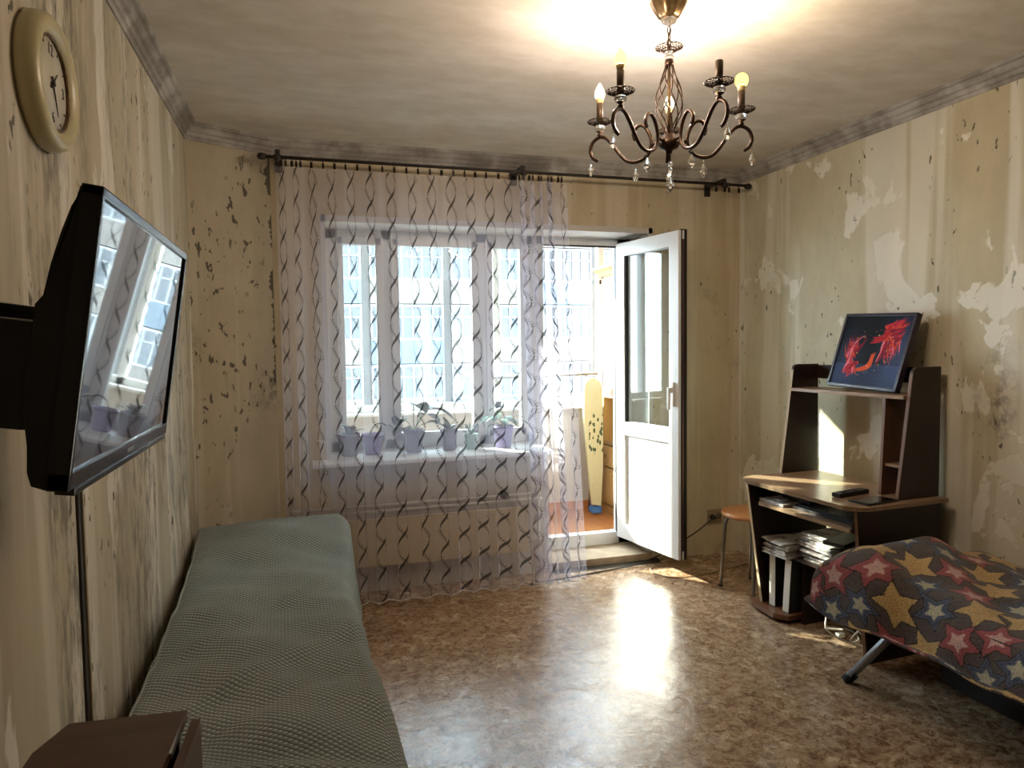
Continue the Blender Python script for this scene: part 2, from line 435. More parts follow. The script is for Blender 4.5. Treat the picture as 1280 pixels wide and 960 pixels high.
def cornice(name, p, q, nrm):
    """plaster moulding from p to q (xy), nrm points into the room"""
    prof = [(0, 0), (0.006, 0), (0.010, 0.014), (0.018, 0.018), (0.022, 0.034), (0.034, 0.040), (0.044, 0.060), (0.056, 0.064), (0.060, 0.078), (0, 0.078)]
    m = MB(); z0 = H-0.078; vs = []
    for e in (p, q):
        vs += [(e[0]+nrm[0]*a, e[1]+nrm[1]*a, z0+h) for a, h in prof]
    n = len(prof)
    m._add(vs, [tuple(range(n))[::-1], tuple(range(n, 2*n))]+[(i, (i+1) % n, n+(i+1) % n, n+i) for i in range(n)])
    return ob(name, m, M_cornice, kind='structure')
cornice('trim_2', (XL, -2.2), (XL, 3.78), (1, 0))
cornice('trim_3', (XL-0.01, 3.755), (-0.12, 3.963), (0.443, -0.896))
cornice('trim_4', (-0.15, YB), (XR, YB), (0, -1))
cornice('trim_5', (XR, 3.95), (XR, -2.2), (-1, 0))
# seam in the left wall: dark slot with a tan strip beside it, running down from behind the television
e = empty('trim_6', (XL, 1.88, 0), kind='structure')
ob('seam_strip', MB().box(XL-0.001, XL+0.006, 1.862, 1.884, 0, 1.30), M_darkstrip, e)
ob('edge_strip', MB().box(XL-0.001, XL+0.010, 1.884, 1.896, 0, 1.30, 0.002), M_tanstrip, e)

# ---- window_1 and door_1 : one PVC block set in the opening
e = empty('window_1', (0.75, YF, 0.75), kind='structure')
fr_ = MB(); y0, y1 = YF-0.005, YF+0.065
zb, zt = 0.775, 2.08
fr_.box(0.12, 0.20, y0, y1, zb, zt, .004); fr_.box(1.345, 1.40, y0, y1, zb, zt, .004)
fr_.box(0.12, 1.40, y0, y1, 2.02, zt, .004); fr_.box(0.12, 1.40, y0, y1, zb, 0.835, .004)
fr_.box(0.455, 0.52, y0, y1, zb, zt, .004); fr_.box(1.035, 1.10, y0, y1, zb, zt, .004)
ob('window_frame', fr_, M_pvc, e)
for a, b in ((0.20, 0.455), (0.52, 1.035), (1.10, 1.345)):
    s_ = MB(); ys, ye = YF-0.022, YF+0.03; q = 0.034
    s_.box(a-.01, a+q, ys, ye, 0.825, 2.03, .004); s_.box(b-q, b+.01, ys, ye, 0.825, 2.03, .004)
    s_.box(a, b, ys, ye, 0.825, 0.825+q+.01, .004); s_.box(a, b, ys, ye, 1.988, 2.03, .004)
    sh = ob('window_sash', s_, M_pvc, e)
    ob('pane', MB().box(a+q-.004, b-q+.004, YF+0.0, YF+0.006, 0.86, 1.995), M_glass, sh)
hd = MB().box(1.052, 1.078, YF-0.034, YF-0.02, 1.36, 1.44, .004); hd.box(1.056, 1.074, YF-0.052, YF-0.036, 1.28, 1.41, .004)
ob('window_handle', hd, M_white, e)
e = empty('trim_7', (0.7, 3.9, 0.74), kind='structure')
sl = MB().prism([(3.835, 0.738), (3.83, 0.744), (3.83, 0.758), (3.836, 0.764), (YF, 0.775), (YF, 0.738)], 0.03, 1.40, 'x')
ob('sill_board', sl, M_pvc, e)

e = empty('door_1', (1.75, YF, 0.06), kind='structure')
fr_ = MB()
fr_.box(1.40, 1.47, y0, y1, 0.06, zt, .004); fr_.box(1.985, 2.105, y0, y1, 0.03, zt, .004)
fr_.box(1.40, 2.105, y0, y1, 2.025, zt, .004); fr_.box(1.40, 2.105, y0, y1, 0.055, 0.135, .004)
ob('door_frame', fr_, M_pvc, e)
ob('frame_seal', MB().box(1.975, 1.987, y0-.002, y0+.02, 0.13, 2.03).box(1.47, 1.985, y0-.002, y0+.02, 2.018, 2.027), M_seal, e)
# leaf, opened inwards about 78 degrees; local u runs hinge -> free edge
hx, hy = 1.990, 4.165; ex, ey = 2.100, 3.565
L_ = math.hypot(ex-hx, ey-hy); ux, uy = (ex-hx)/L_, (ey-hy)/L_
def leaf_box(m, u0, u1, w0, w1, z0, z1, bev=.003):
    """u along the leaf, w across (positive = face seen from the room's left)"""
    nx, ny = uy, -ux      # points to -x
    t = MB(); t.box(u0, u1, w0, w1, z0, z1, bev)
    off = len(m.bm.verts)
    mp = {}
    for v in t.bm.verts: mp[v] = m.bm.verts.new((hx+ux*v.co.x+nx*v.co.y, hy+uy*v.co.x+ny*v.co.y, v.co.z))
    for f in t.bm.faces: m.bm.faces.new([mp[v] for v in f.verts])
    t.bm.free(); return m
lz0, lz1 = 0.115, 2.035
lf = MB()
for (a, b, c, d) in ((0, .085, lz0, lz1), (L_-.085, L_, lz0, lz1), (.08, L_-.08, lz1-.085, lz1), (.08, L_-.08, lz0, lz0+.10), (.08, L_-.08, 0.80, 0.885)):
    leaf_box(lf, a, b, -0.03, 0.03, c, d)
lf2 = ob('door_leaf', lf, M_pvc, e)
bd = MB()
leaf_box(bd, .08, .095, 0.0, .022, 0.88, lz1-.08, .001); leaf_box(bd, L_-.095, L_-.08, 0.0, .022, 0.88, lz1-.08, .001)
ob('glazing_bead', bd, M_seal, lf2)
ob('glass_pane', leaf_box(MB(), .075, L_-.075, -0.004, 0.004, 0.875, lz1-.075, 0), M_glass, lf2)
lp = leaf_box(MB(), .075, L_-.075, -0.012, 0.012, lz0+.09, 0.81, .002)
ob('lower_panel', lp, M_pvc, lf2)
hb = leaf_box(MB(), L_-.056, L_-.03, .03, .045, 1.02, 1.16, .004); leaf_box(hb, L_-.052, L_-.034, .045, .07, 1.10, 1.13, .004)
leaf_box(hb, L_-.052, L_-.034, .06, .075, 1.0, 1.13, .005)
ob('door_handle', hb, M_white, lf2)
ob('edge_seal', leaf_box(leaf_box(MB(), L_-.001, L_+.006, -.028, -.012, lz0, lz1+.004, .001), L_-.001, L_+.004, .006, .012, lz0, lz1, .001), M_seal, lf2)
ob('edge_seal', leaf_box(MB(), -.001, L_+.005, -.028, .012, lz1, lz1+.006, .001), M_seal, lf2)
ob('lock_rail', leaf_box(MB(), L_-.0005, L_+.003, -.010, .004, lz0+.05, lz1-.05, .0005), plain('brown_steel', S(96, 70, 66), .4, .6), lf2)

ob('trim_8', MB().box(1.40, 2.10, 3.93, 4.28, 0.0, 0.055, .004), M_concrete, kind='structure')
ob('trim_9', MB().prism([(3.885, 0), (3.93, 0.012), (3.945, 0.012), (3.945, 0)], 1.42, 2.14, 'x'), plain('dark_metal_strip', S(70, 66, 60), .5, .4), kind='structure')

# ---- glazed balcony (loggia) outside
LY = 5.22
ob('floor', MB().box(-0.14, 3.0, YF+0.08, LY+0.1, -0.10, 0.05), M_oakfloor, kind='structure')
ob('ceiling', MB().box(-0.14, 3.0, YF, LY+0.1, H, H+0.15), M_plain_wall, kind='structure')
M_lpanel = plain('pale_cladding', S(186, 178, 168), .6, var=.06, sc=3)
ob('wall_balcony_front', MB().box(-0.14, 3.0, LY, LY+.1, 0.05, 0.90), M_lpanel, kind='structure')
ob('wall_balcony_sunblock', MB().box(-0.24, -0.14, YF, LY+.1, 0.05, H), M_lpanel, kind='structure')  # unseen end wall, set inward to block sun that would streak the floor
ob('wall_balcony_right', MB().box(2.95, 3.05, YF, LY+.1, 0.05, H), M_lpanel, kind='structure')
ob('baseboard_balcony', MB().box(-0.14, 3.0, LY-.015, LY, 0.05, 0.12), M_oakfloor, kind='structure')
e = empty('window_2', (0.9, LY, 0.9), kind='structure')
fr_ = MB(); fr_.box(-.14, 2.95, LY-.01, LY+.06, 0.90, 0.955, .003); fr_.box(-.14, 2.95, LY-.01, LY+.06, 2.42, H, .003)
for x in (-.14, 0.56, 1.42, 2.30, 2.90): fr_.box(x, x+.05, LY-.01, LY+.06, 0.90, H, .003)
ob('window_frame', fr_, M_pvc, e)
for x in (-.10, 0.61, 1.47, 2.35):
    w = 0.82 if .5 < x < 2 else (.55 if x > 2 else .67)
    ob('pane', MB().box(x, x+w, LY+.02, LY+.026, 0.95, 2.43), M_glass, e)
ob('window_ledge', MB().box(-0.14, 2.95, LY-.12, LY, 0.885, 0.905, .004), M_pvc, e)

# ================================================================= OUTSIDE: opposite block of flats
M_facade = plain('pale_concrete_facade', S(84, 80, 76), .9, var=.15, sc=.6)
M_spandrel = plain('tinted_balcony_panel', S(78, 70, 64), .7, var=.1, sc=1)
M_spandrel2 = plain('blue_grey_balcony_panel', S(58, 68, 76), .7, var=.1, sc=1)
M_winwhite = plain('white_window_frame', S(122, 122, 122), .6)
M_farglass = plain('far_window_glass', S(40, 44, 50), .1, var=.3, sc=.5)
ob('ground', MB().box(-60, 70, 8, 90, -14.2, -14), plain('snowy_yard', S(120, 124, 128), .9), kind='structure')
b = empty('apartment_building', (10, 34, -14), 'pale apartment block with rows of glazed balconies across the yard', 'building')
ob('wall', MB().box(-9, 34, 33, 45, -14, 19), M_facade, b)
for fl in range(9):
    z = -6.6+fl*2.8
    for c_ in range(11):
        x = -8.4+c_*3.8
        ob('balcony_panel', MB().box(x, x+3.4, 32.5, 33, z-1.15, z-.05), (M_spandrel, M_spandrel2)[(fl+c_) % 3 == 0], b)
        m = MB(); m.box(x, x+3.4, 32.55, 32.62, z-.05, z+.03); m.box(x, x+3.4, 32.55, 32.62, z+1.5, z+1.6); m.box(x, x+3.4, 32.55, 32.62, z+1.0, z+1.05)
        for k in range(8): m.box(x+k*.476, x+k*.476+.07, 32.55, 32.62, z, z+1.5)
        w_ = ob('balcony_window', m, M_winwhite, b)
        if fl in (1, 2, 3, 4, 5) and c_ < 9: ob('pane', MB().box(x, x+3.4, 32.63, 32.66, z, z+1.5), M_farglass, w_)

# ================================================================= BALCONY THINGS
cb = empty('balcony_cupboard', (2.5, 4.75, 0.05), 'pine dresser with frosted glass upper door standing on the balcony', 'cupboard')
CX = 2.27
m = MB(); m.box(CX, 2.72, 4.36, 5.12, 0.05, 0.12); m.box(CX+.02, 2.72, 4.36, 4.385, .12, 1.93); m.box(CX+.02, 2.72, 5.095, 5.12, .12, 1.93)
m.box(2.70, 2.72, 4.36, 5.12, .12, 1.93); m.box(CX+.01, 2.72, 4.36, 5.12, .60, .625); m.box(CX+.01, 2.72, 4.36, 5.12, .97, 1.0); m.box(CX+.02, 2.72, 4.36, 5.12, 1.9, 1.93)
ob('body', m, M_pine, cb)
ob('cornice', MB().prism([(CX-.05, 1.99), (CX-.05, 1.975), (CX-.02, 1.95), (CX, 1.92), (2.72, 1.92), (2.72, 1.99)], 4.33, 5.15, 'y'), M_pine, cb)
g = N('frosted_glass'); nf = g.noise(g.coord(), 60, 3); g.bump(nf, .5, .003)
M_frost = g.fin(S(118, 118, 134), .35)
for a in (4.37, 4.745):
    m = MB(); m.box(CX-.005, CX+.015, a, a+.045, 1.0, 1.9, .002); m.box(CX-.005, CX+.015, a+.32, a+.365, 1.0, 1.9, .002)
    m.box(CX-.005, CX+.015, a, a+.365, 1.0, 1.04, .002); m.box(CX-.005, CX+.015, a, a+.365, 1.86, 1.9, .002)
    d_ = ob('upper_door', m, M_pine, cb); ob('frosted_pane', MB().box(CX, CX+.008, a+.04, a+.325, 1.03, 1.87), M_frost, d_)
    d_ = ob('drawer', MB().box(CX-.006, CX+.015, a, a+.365, .43, .59, .004), M_pine, cb)
    ob('knob', MB().lathe([(0, -.03), (.012, -.028), (.016, -.02), (.008, -.008), (.008, 0)], (CX-.006, a+.26, .51), 10, 'x'), M_inner, d_)
    m = MB().box(CX-.006, CX+.010, a, a+.365, .13, .415, .003); m.box(CX-.012, CX, a+.03, a+.335, .16, .385, .004)
    ob('lower_door', m, M_pine, cb)

g = N('leaf_print_cotton')
v = g.coord(); sp = g.node('ShaderNodeSeparateXYZ'); g.lk(v, sp.inputs[0])
vo = g.node('ShaderNodeTexVoronoi'); vo.inputs['Scale'].default_value = 26
mp = g.node('ShaderNodeMapping'); mp.inputs['Scale'].default_value = (1.6, 1, .8); mp.inputs['Rotation'].default_value = (0, .5, 0); g.lk(v, mp.inputs[0]); g.lk(mp.outputs[0], vo.inputs['Vector'])
lm = g.math('LESS_THAN', vo.outputs['Distance'], .40)
band = g.math('MULTIPLY', g.ramp(g.math('SINE', g.math('ADD', g.math('MULTIPLY', sp.outputs[2], 7.3), 3.3)), [(0.35, 0.0), (0.5, 1.0)]), g.math('GREATER_THAN', sp.outputs[0], -.035))
col = g.mix(g.math('MULTIPLY', lm, band), S(186, 180, 146), S(50, 68, 42))
br = g.noise(g.coord('Object', (3, 1, 1)), 9, 3, .6, 1.5)
col = g.mix(g.math('MULTIPLY', g.ramp(br, [(.49, 0.0), (.5, 1.0), (.51, 1.0), (.52, 0.0)]), .6), col, S(176, 160, 110))
M_iron = g.fin(col, .8)
ib = empty('ironing_board', (2.14, 4.98, 0.07), 'folded ironing board with leaf print cover leaning upright by the pine dresser', 'ironing board')
pts = []
for k in range(13):
    a = PI*k/12; pts.append((2.145+.072*math.cos(a), 1.055+.075*math.sin(a)))
pts = [(2.225, .80)] + pts + [(2.065, .86), (2.075, .70), (2.115, .28), (2.13, .14), (2.205, .12), (2.222, .4)]
ob('cover', MB().prism(pts, 4.965, 4.995, 'y', .006), M_iron, ib)
m = MB(); m.tube([(2.15, 5.01, .95), (2.19, 5.02, .1)], .01); m.tube([(2.17, 5.01, .9), (2.13, 5.03, .1)], .01)
ob('folded_legs', m, M_metal, ib)
ob('leg_cap', MB().box(2.125, 2.205, 4.95, 5.03, .07, .12, .006), plain('blue_plastic', S(60, 110, 170), .5), ib)

m = MB()
for y in (5.12,): m.tube([(1.2, y, 1.14), (2.25, y, 1.155)], .012)
for x in (1.3, 2.15): m.tube([(x, 5.12, 1.14), (x, 5.2, 1.12)], .009)
ob('towel_rail', m, M_steel, None, 'grey drying rail fixed under the balcony window', 'rail')

def lump(c, r, seed, n=18, rough=.25):
    rs = np.random.RandomState(seed); bm = bmesh.new(); bmesh.ops.create_icosphere(bm, subdivisions=3, radius=1)
    from mathutils import noise
    for v_ in bm.verts:
        k = 1+rough*noise.noise(v_.co*2.3+Vector((seed, 0, 0)))+rough*.5*noise.noise(v_.co*6+Vector((seed, 3, 0)))
        v_.co = Vector((v_.co.x*r[0]*k+c[0], v_.co.y*r[1]*k+c[1], max(-.75, v_.co.z)*r[2]*k+c[2]))
    for f in bm.faces: f.smooth = True
    t = MB(); t.bm.free(); t.bm = bm; return t
ob('cloth_bundle', lump((2.46, 4.8, 2.118), (.17, .24, .14), 5, rough=.5), plain('dusky_purple_cloth', S(92, 76, 84), .95, var=.5, sc=14, bump=.6), None, 'dark purple bundle of cloth lying on top of the pine dresser', 'bundle')

# ================================================================= WINDOW SILL PLANTS
M_potp = plain('lilac_pot', S(136, 122, 168), .5); M_potg = plain('grey_pot', S(128, 122, 134), .6); M_pots = plain('slate_pot', S(96, 92, 104), .5)
M_soil = plain('potting_soil', S(50, 38, 28), .95, bump=.5)
def leafmat(n, c): return plain(n, c, .5, var=.3, sc=25)
M_leafd = leafmat('dark_leaf', S(58, 84, 60)); M_leafg = leafmat('fresh_leaf', S(104, 142, 86)); M_leafb = leafmat('blue_green_leaf', S(110, 148, 128))
def leaf_mesh(L, Wd, droop, nseg=7, lobes=0):
    P = np.zeros((nseg+1, 5, 3)); 
    for i in range(nseg+1):
        t = i/nseg; w = Wd*math.sin(PI*min(1, t*.94+.05))**.7*(1+lobes*.25*math.sin(t*18))
        x = L*t; z = -droop*t*t*L+.10*L*t
        for j, s_ in enumerate((-1, -.5, 0, .5, 1)): P[i, j] = (x, s_*w, z+abs(s_)*w*.25)
    return P
def place(P, base, az, pitch):
    ca, sa = math.cos(pitch), math.sin(pitch); Q = P.copy()
    Q[..., 0] = P[..., 0]*ca-P[..., 2]*sa; Q[..., 2] = P[..., 0]*sa+P[..., 2]*ca
    c2, s2 = math.cos(az), math.sin(az); R_ = Q.copy()
    R_[..., 0] = Q[..., 0]*c2-Q[..., 1]*s2; R_[..., 1] = Q[..., 0]*s2+Q[..., 1]*c2
    return R_+np.array(base)
def pot(e, x, y, r, h, mat, tilt=0):
    m = MB().lathe([(0, 0), (r*.72, 0), (r*.74, .004), (r*.95, h*.86), (r, h*.86), (r*1.02, h), (r*.93, h), (r*.9, h*.88), (0, h*.88)], (x, y, .772), 22)
    ob('pot', m, mat, e); ob('soil', MB().lathe([(0, 0), (r*.88, 0), (r*.86, .004), (0, .006)], (x, y, .772+h*.885), 16), M_soil, e)
SY = 4.04
def potted(x, r, h, pm, label, kind, lm, seed):
    e = empty('potted_plant', (x, SY, .772), label, 'plant', 'potted plants on the white windowsill')
    pot(e, x, SY, r, h, pm); rs = random.Random(seed); z0 = .772+h*.9
    if kind == 'big':
        for (az, pi_, st, L, Wd) in ((2.9, .9, .10, .13, .055), (0.35, .9, .16, .14, .06), (1.5, 1.2, .17, .13, .06), (-.4, .5, .10, .12, .05), (3.4, .35, .05, .12, .05), (.9, .8, .13, .12, .05)):
            b0 = Vector((x, SY, z0)); d = Vector((math.cos(az)*math.cos(pi_), math.sin(az)*math.cos(pi_)*.3, math.sin(pi_))); tip = b0+d*st
            ob('stem', MB().tube([b0, b0+d*st*.5+Vector((0, 0, .01)), tip], .0035, 6), M_leafg, e)
            ob('leaf', MB().grid(place(leaf_mesh(L, Wd, .9, 7), tip-d*.01, az*.6, .3)), lm, e)
    elif kind == 'leafy':
        for k in range(16):
            az = k*2.4; pi_ = rs.uniform(.2, 1.3); st = rs.uniform(.04, .13); b0 = Vector((x, SY, z0)); d = Vector((math.cos(az)*math.cos(pi_), math.sin(az)*math.cos(pi_)*.6, math.sin(pi_)))
            ob('stem', MB().tube([b0, b0+d*st], .002, 5), M_leafg, e)
            ob('leaf', MB().grid(place(leaf_mesh(rs.uniform(.05, .08), .022, .7, 6, 1), b0+d*st, az, .2)), lm, e)
    elif kind == 'curl':
        for k in range(12):
            az = k*PI/6*1.07; L = rs.uniform(.08, .12); P_ = []
            for i in range(12):
                t = i/11; a = t*3.6; rad = L*(.35+.25*t)*.8
                P_.append((x+math.cos(az)*(L*.5*t+rad*.35*math.sin(a)), SY+.5*math.sin(az)*(L*.5*t), z0+L*.75*math.sin(min(PI, a*.8))*.8))
            ob('leaf', MB().tube(P_, [.0045*(1-.8*i/11) for i in range(12)], 5), lm, e)
    elif kind == 'small':
        for k in range(9):
            az = k*.75; pi_ = rs.uniform(.5, 1.4)
            ob('leaf', MB().grid(place(leaf_mesh(rs.uniform(.06, .10), .02, .4), (x, SY, z0), az, pi_)), lm, e)
    elif kind == 'arch':
        P_ = [Vector((x-.02, SY, z0)), Vector((x+.01, SY, z0+.05)), Vector((x+.045, SY-.01, z0+.07)), Vector((x+.08, SY-.01, z0+.055))]
        ob('stem', MB().tube(spline(P_), .004, 6), lm, e)
        ob('leaf', MB().grid(place(leaf_mesh(.06, .026, .5), P_[-1], 0, -.2)), lm, e)
    return e
potted(0.235, .062, .125, M_potg, 'grey flowerpot on the far left of the windowsill', 'small', M_leafd, 1)
potted(0.365, .060, .120, M_potp, 'lilac flowerpot with an arching stem, second from left on sill', 'arch', M_leafd, 2)
potted(0.605, .062, .135, M_pots, 'slate flowerpot with very large dark leaves on the windowsill', 'big', M_leafd, 3)
potted(0.815, .052, .125, M_potg, 'tapered grey flowerpot with upright dark leaves right of large plant', 'small', M_leafd, 4)
potted(0.950, .045, .09, plain('clear_green_pot', S(150, 176, 158), .3), 'pale green pot of curly spiral leaves in the middle of sill', 'curl', M_leafb, 5)
potted(1.150, .062, .130, M_potp, 'lilac flowerpot with bushy lobed leaves at right end of sill', 'leafy', M_leafb, 6)

# ================================================================= RADIATOR
e = empty('radiator', (.7, 3.88, .13), 'cream flat panel radiator below the windowsill behind the sheer curtain', 'radiator')
ob('front_panel', MB().box(.02, 1.245, 3.862, 3.876, .165, .435, .004), M_radiator, e)
m = MB()
for k in range(24): m.box(.06+k*.05, .064+k*.05, 3.876, 3.935, .18, .42)
ob('fins', m, M_radiator, e, kind='stuff')
for z, yy in ((.470, 3.885), (.496, 3.91)):
    ob('pipe', MB().tube([(-.10, yy, z), (1.30, yy, z+.002), (1.34, yy, z+.002)], .010, 8), M_pipe, e)
ob('pipe', MB().tube([(1.245, 3.91, .21), (1.31, 3.91, .21), (1.325, 3.91, .23), (1.325, 3.91, .50)], .010, 8), M_pipe, e)
ob('valve', MB().lathe([(0, -.03), (.022, -.028), (.026, 0), (.02, .02), (0, .022)], (1.10, 3.87, .515), 12, 'y'), M_darkstrip, e)

# ================================================================= CURTAIN ROD + CURTAIN
ZR = 2.352; YR = 3.75
rod = empty('curtain_rod', (1.2, YR, ZR), 'thin dark curtain rod mounted along the window wall below the cornice', 'curtain rod')
ob('pole', MB().tube([(-.17, YR, ZR), (2.66, YR, ZR+.004)], .0085, 10), M_rod, rod)
for x in (-.10, 1.205, 2.50):
    m = MB(); m.box(x-.012, x+.012, YR+.0, YB, ZR+.02, ZR+.04, .003); m.box(x-.02, x+.02, YB-.012, YB-.001, ZR-.03, ZR+.06, .003)
    m.lathe([(0, -.016), (.016, -.016), (.018, 0), (.016, .016), (0, .016)], (x, YR, ZR), 12, 'x'); m.box(x-.006, x+.006, YR-.01, YR+.01, ZR-.03, ZR+.03, .002)
    ob('bracket', m, M_rod, rod)
for x in (-.175, 2.665):
    ob('finial', MB().lathe([(0, -.022), (.014, -.018), (.019, 0), (.014, .018), (0, .022)], (x, YR, ZR), 12, 'x'), M_rod, rod)

cur = empty('sheer_curtain', (.7, YR, 0.02), 'floor length white sheer curtain printed with dark double spiral ribbons', 'curtain')
UF = 2.52
def xmap(u):
    return np.interp(u, [0, .30, .80, 1.75, 1.95, 2.40, UF], [-.115, .015, .34, 1.02, 1.17, 1.385, 1.455])
def sm_noise(x, sd):
    r_ = np.random.RandomState(sd); o = 0
    for k in range(5): o = o+r_.uniform(.5, 1)*np.sin(x*r_.uniform(2, 9)+r_.uniform(0, 6))
    return o/3
nu, nv = 620, 54
P = np.zeros((nu, nv, 3)); UVs = np.zeros((nu, nv, 2))
us = np.linspace(0, UF, nu); zs = np.linspace(ZR-.040, .022, nv)
ztop = ZR-.040
for j, z in enumerate(zs):
    t = (ztop-z)/ztop
    spread = 1+.045*t
    wph = 2*PI*us/.165+1.6*sm_noise(us, 3)
    A = (.010+.030*t)*(0.75+.45*sm_noise(us*1.3, 8))
    fine = .006*np.sin(2*PI*us/.055+sm_noise(us*2, 11)*2)*(1-.75*t)
    slow = .030*t*sm_noise(us*1.1+.4, 21)
    y = YR-.005-.075*t**1.2+A*np.sign(np.sin(wph))*np.abs(np.sin(wph))**.8+fine+slow
    x = xmap(us)
    x = x+.009*(0.4+t)*np.sin(2*wph+.6)+.012*t*sm_noise(us*1.7, 5)
    win = np.clip((us-1.86)/.08, 0, 1)*np.clip((2.46-us)/.06, 0, 1)
    x = x+win*.024*np.sin(2*PI*us/.115+1.0); y = y+win*.012*np.cos(2*PI*us/.115+1.0)
    x = -.115+(x+.115)*spread*(1.0)
    P[:, j, 0] = x; P[:, j, 1] = np.minimum(y, 3.80); P[:, j, 2] = z
    UVs[:, j, 0] = us; UVs[:, j, 1] = z
for j in range(nv):
    P[:, j, 2] -= .010*np.abs(np.sin(PI*us/.085))*max(0, 1-(ztop-zs[j])/.15)
# hem follows the folds up and down a little
hem = .012*(1+sm_noise(us*1.5, 14)); 
for j in range(nv):
    t = (ztop-zs[j])/ztop; P[:, j, 2] += hem*max(0, t-.8)*5
panel = ob('voile_panel', MB().grid(P, UVs), M_sheer, cur)
hp = [tuple(P[i, nv-1]) for i in range(0, nu, 2)]
ob('hem', MB().tube(hp, .0022, 5), plain('white_hem_cord', S(226, 222, 220), .7), cur)
clip_u = list(np.linspace(.02, .30, 6))+list(np.linspace(.38, 1.98, 19))+list(np.linspace(2.03, 2.49, 9))
proto = None
for u in clip_u:
    i = int(u/UF*(nu-1)); px, py = P[i, 0, 0], P[i, 0, 1]
    if proto is None:
        m = MB(); ring = [(0, .014*math.cos(a), .014*math.sin(a)) for a in np.linspace(0, 2*PI, 17)]
        m.tube(ring, .0016, 5, cap=False); m.box(-.0055, .0055, -.005, .005, -.042, -.014, .001); m.tube([(0, 0, -.012), (0, 0, -.018)], .002, 5)
        proto = ob('ring_clip', m, M_clip, cur, local=True); o = proto
    else:
        o = proto.copy(); C.objects.link(o)
    o.location = (px-.7, 0, ZR-.0225); o.rotation_euler = (0, 0, random.uniform(-.5, .5))
# glossier hanging hooks on the empty part of the rod
for x in (2.44, 2.50, 2.53, 2.60):
    o = proto.copy(); C.objects.link(o); o.parent = rod; o.name = 'ring_clip'; o.location = (x-1.2, 0, -.001)

# ================================================================= BED WITH WAFFLE SPREAD
e = empty('single_bed', (-.13, 2.5, 0), 'low single bed along the left wall hidden under the grey green spread', 'bed')
ob('bed_base', MB().box(-.43, .12, 1.40, 3.56, 0.06, .24, .01), M_inner, e)
ob('mattress', MB().box(-.43, .125, 1.40, 3.56, .245, .40, .03), plain('beige_ticking', S(190, 180, 160), .9), e)
ob('pillow', MB().box(-.42, .10, 3.22, 3.56, .405, .46, .025), plain('plain_pillowcase', S(200, 196, 188), .9), e)
for x, y in ((-.40, 1.45), (.08, 1.45), (-.40, 3.5), (.08, 3.5)): ob('leg', MB().box(x, x+.04, y, y+.04, 0, .06), M_black, e)
NX, NY = 110, 300
P = np.zeros((NX, NY, 3)); UVs = np.zeros((NX, NY, 2))
yy = np.linspace(1.30, 3.645, NY)
for j, y in enumerate(yy):
    xl = np.interp(y, [1.3, 2.0, 3.0, 3.65], [-.425, -.455, -.485, -.505]); xr = np.interp(y, [1.3, 1.7, 2.2, 2.8, 3.2, 3.5, 3.65], [.195, .195, .165, .150, .170, .185, .16])
    head = 0.085/(1+math.exp(-(y-3.28)/.07))
    far = 0 if y < 3.56 else ((y-3.56)/.085)**2*.12
    zt_ = .452+head-far
    drop = .34; tot = (xr-xl)+drop+.10
    for i in range(NX):
        s_ = i/(NX-1)*tot
        # left short flap, top, rounded right edge, hanging side
        if s_ < .10: x = xl+.004*math.sin(y*30); z = zt_-.10+s_-.01; 
        elif s_ < .10+(xr-xl)-.04: x = xl+(s_-.10); z = zt_
        else:
            q = s_-(.10+(xr-xl)-.04)
            if q < .10: a = q/.10*PI/2; x = xr-.04+.055*math.sin(a); z = zt_-.064*(1-math.cos(a))
            else: x = xr+.015+(q-.10)*.12+.008*math.sin(y*14)*(q-.1)/.3; z = zt_-.064-(q-.10)*.98
        f = (x-xl)/(xr-xl)
        if s_ >= .10:
            z += .020*math.sin(PI*min(1, max(0, f)))  # crown
            edge = min(1, max(0, f)/.10); z -= .012*(1-edge)**2
            z += .008*math.sin(x*16+y*5)+.007*math.sin(y*11-x*9+1)+.004*math.sin(y*27+x*14)
            # soft diagonal creases
            z += .010*math.exp(-((y-2.2-.9*x)/.05)**2)-.007*math.exp(-((y-1.95-.8*x)/.045)**2)+.009*math.exp(-((y-2.75-1.2*x)/.06)**2)
            z += .012*math.exp(-((y-1.52+.2*x)/.03)**2)
        P[i, j] = (x, y, max(z, .02)); UVs[i, j] = (s_, y)
sprd = empty('bedspread', (-.13, 2.5, .05), 'grey green waffle knit spread covering the bed by the left wall', 'bedspread')
b1 = ob('knitted_cover', MB().grid(P, UVs), M_spread, sprd)
md = b1.modifiers.new('thick', 'SOLIDIFY'); md.thickness = .008; md.offset = -1
ob('piping', MB().tube([tuple(P[11, j]+np.array([-.003, 0, .001])) for j in range(0, NY, 4)], .004, 6), plain('grey_piping', S(150, 152, 146), .8), sprd)

# ================================================================= CABINET IN THE FOREGROUND
cbn = empty('bedside_cabinet', (-.315, 1.16, 0), 'dark mahogany cabinet with ajar side door in the near left corner', 'cabinet')
zc = .75
ob('top', MB().prism([(-.428, .98), (-.428, 1.235), (-.400, 1.318), (-.213, 1.303), (-.232, .98)], zc-.018, zc, 'z', .002), M_cabinet, cbn)
m = MB(); m.box(-.425, -.41, 1.0, 1.23, 0.0, zc-.019); m.box(-.405, -.225, 1.28, 1.295, 0, zc-.019); m.box(-.425, -.24, 1.0, 1.015, 0, zc-.019); m.box(-.41, -.24, 1.01, 1.28, .03, .045)
ob('body', m, M_cabinet, cbn)
ob('side_door', MB().prism([(-.218, .98), (-.205, 1.292), (-.190, 1.288), (-.203, .98)], .03, zc-.012, 'z', .001), M_cabinet, cbn)
ob('edge_trim', MB().box(-.222, -.216, 1.17, 1.285, zc-.012, zc-.002, .001), M_metal, cbn)

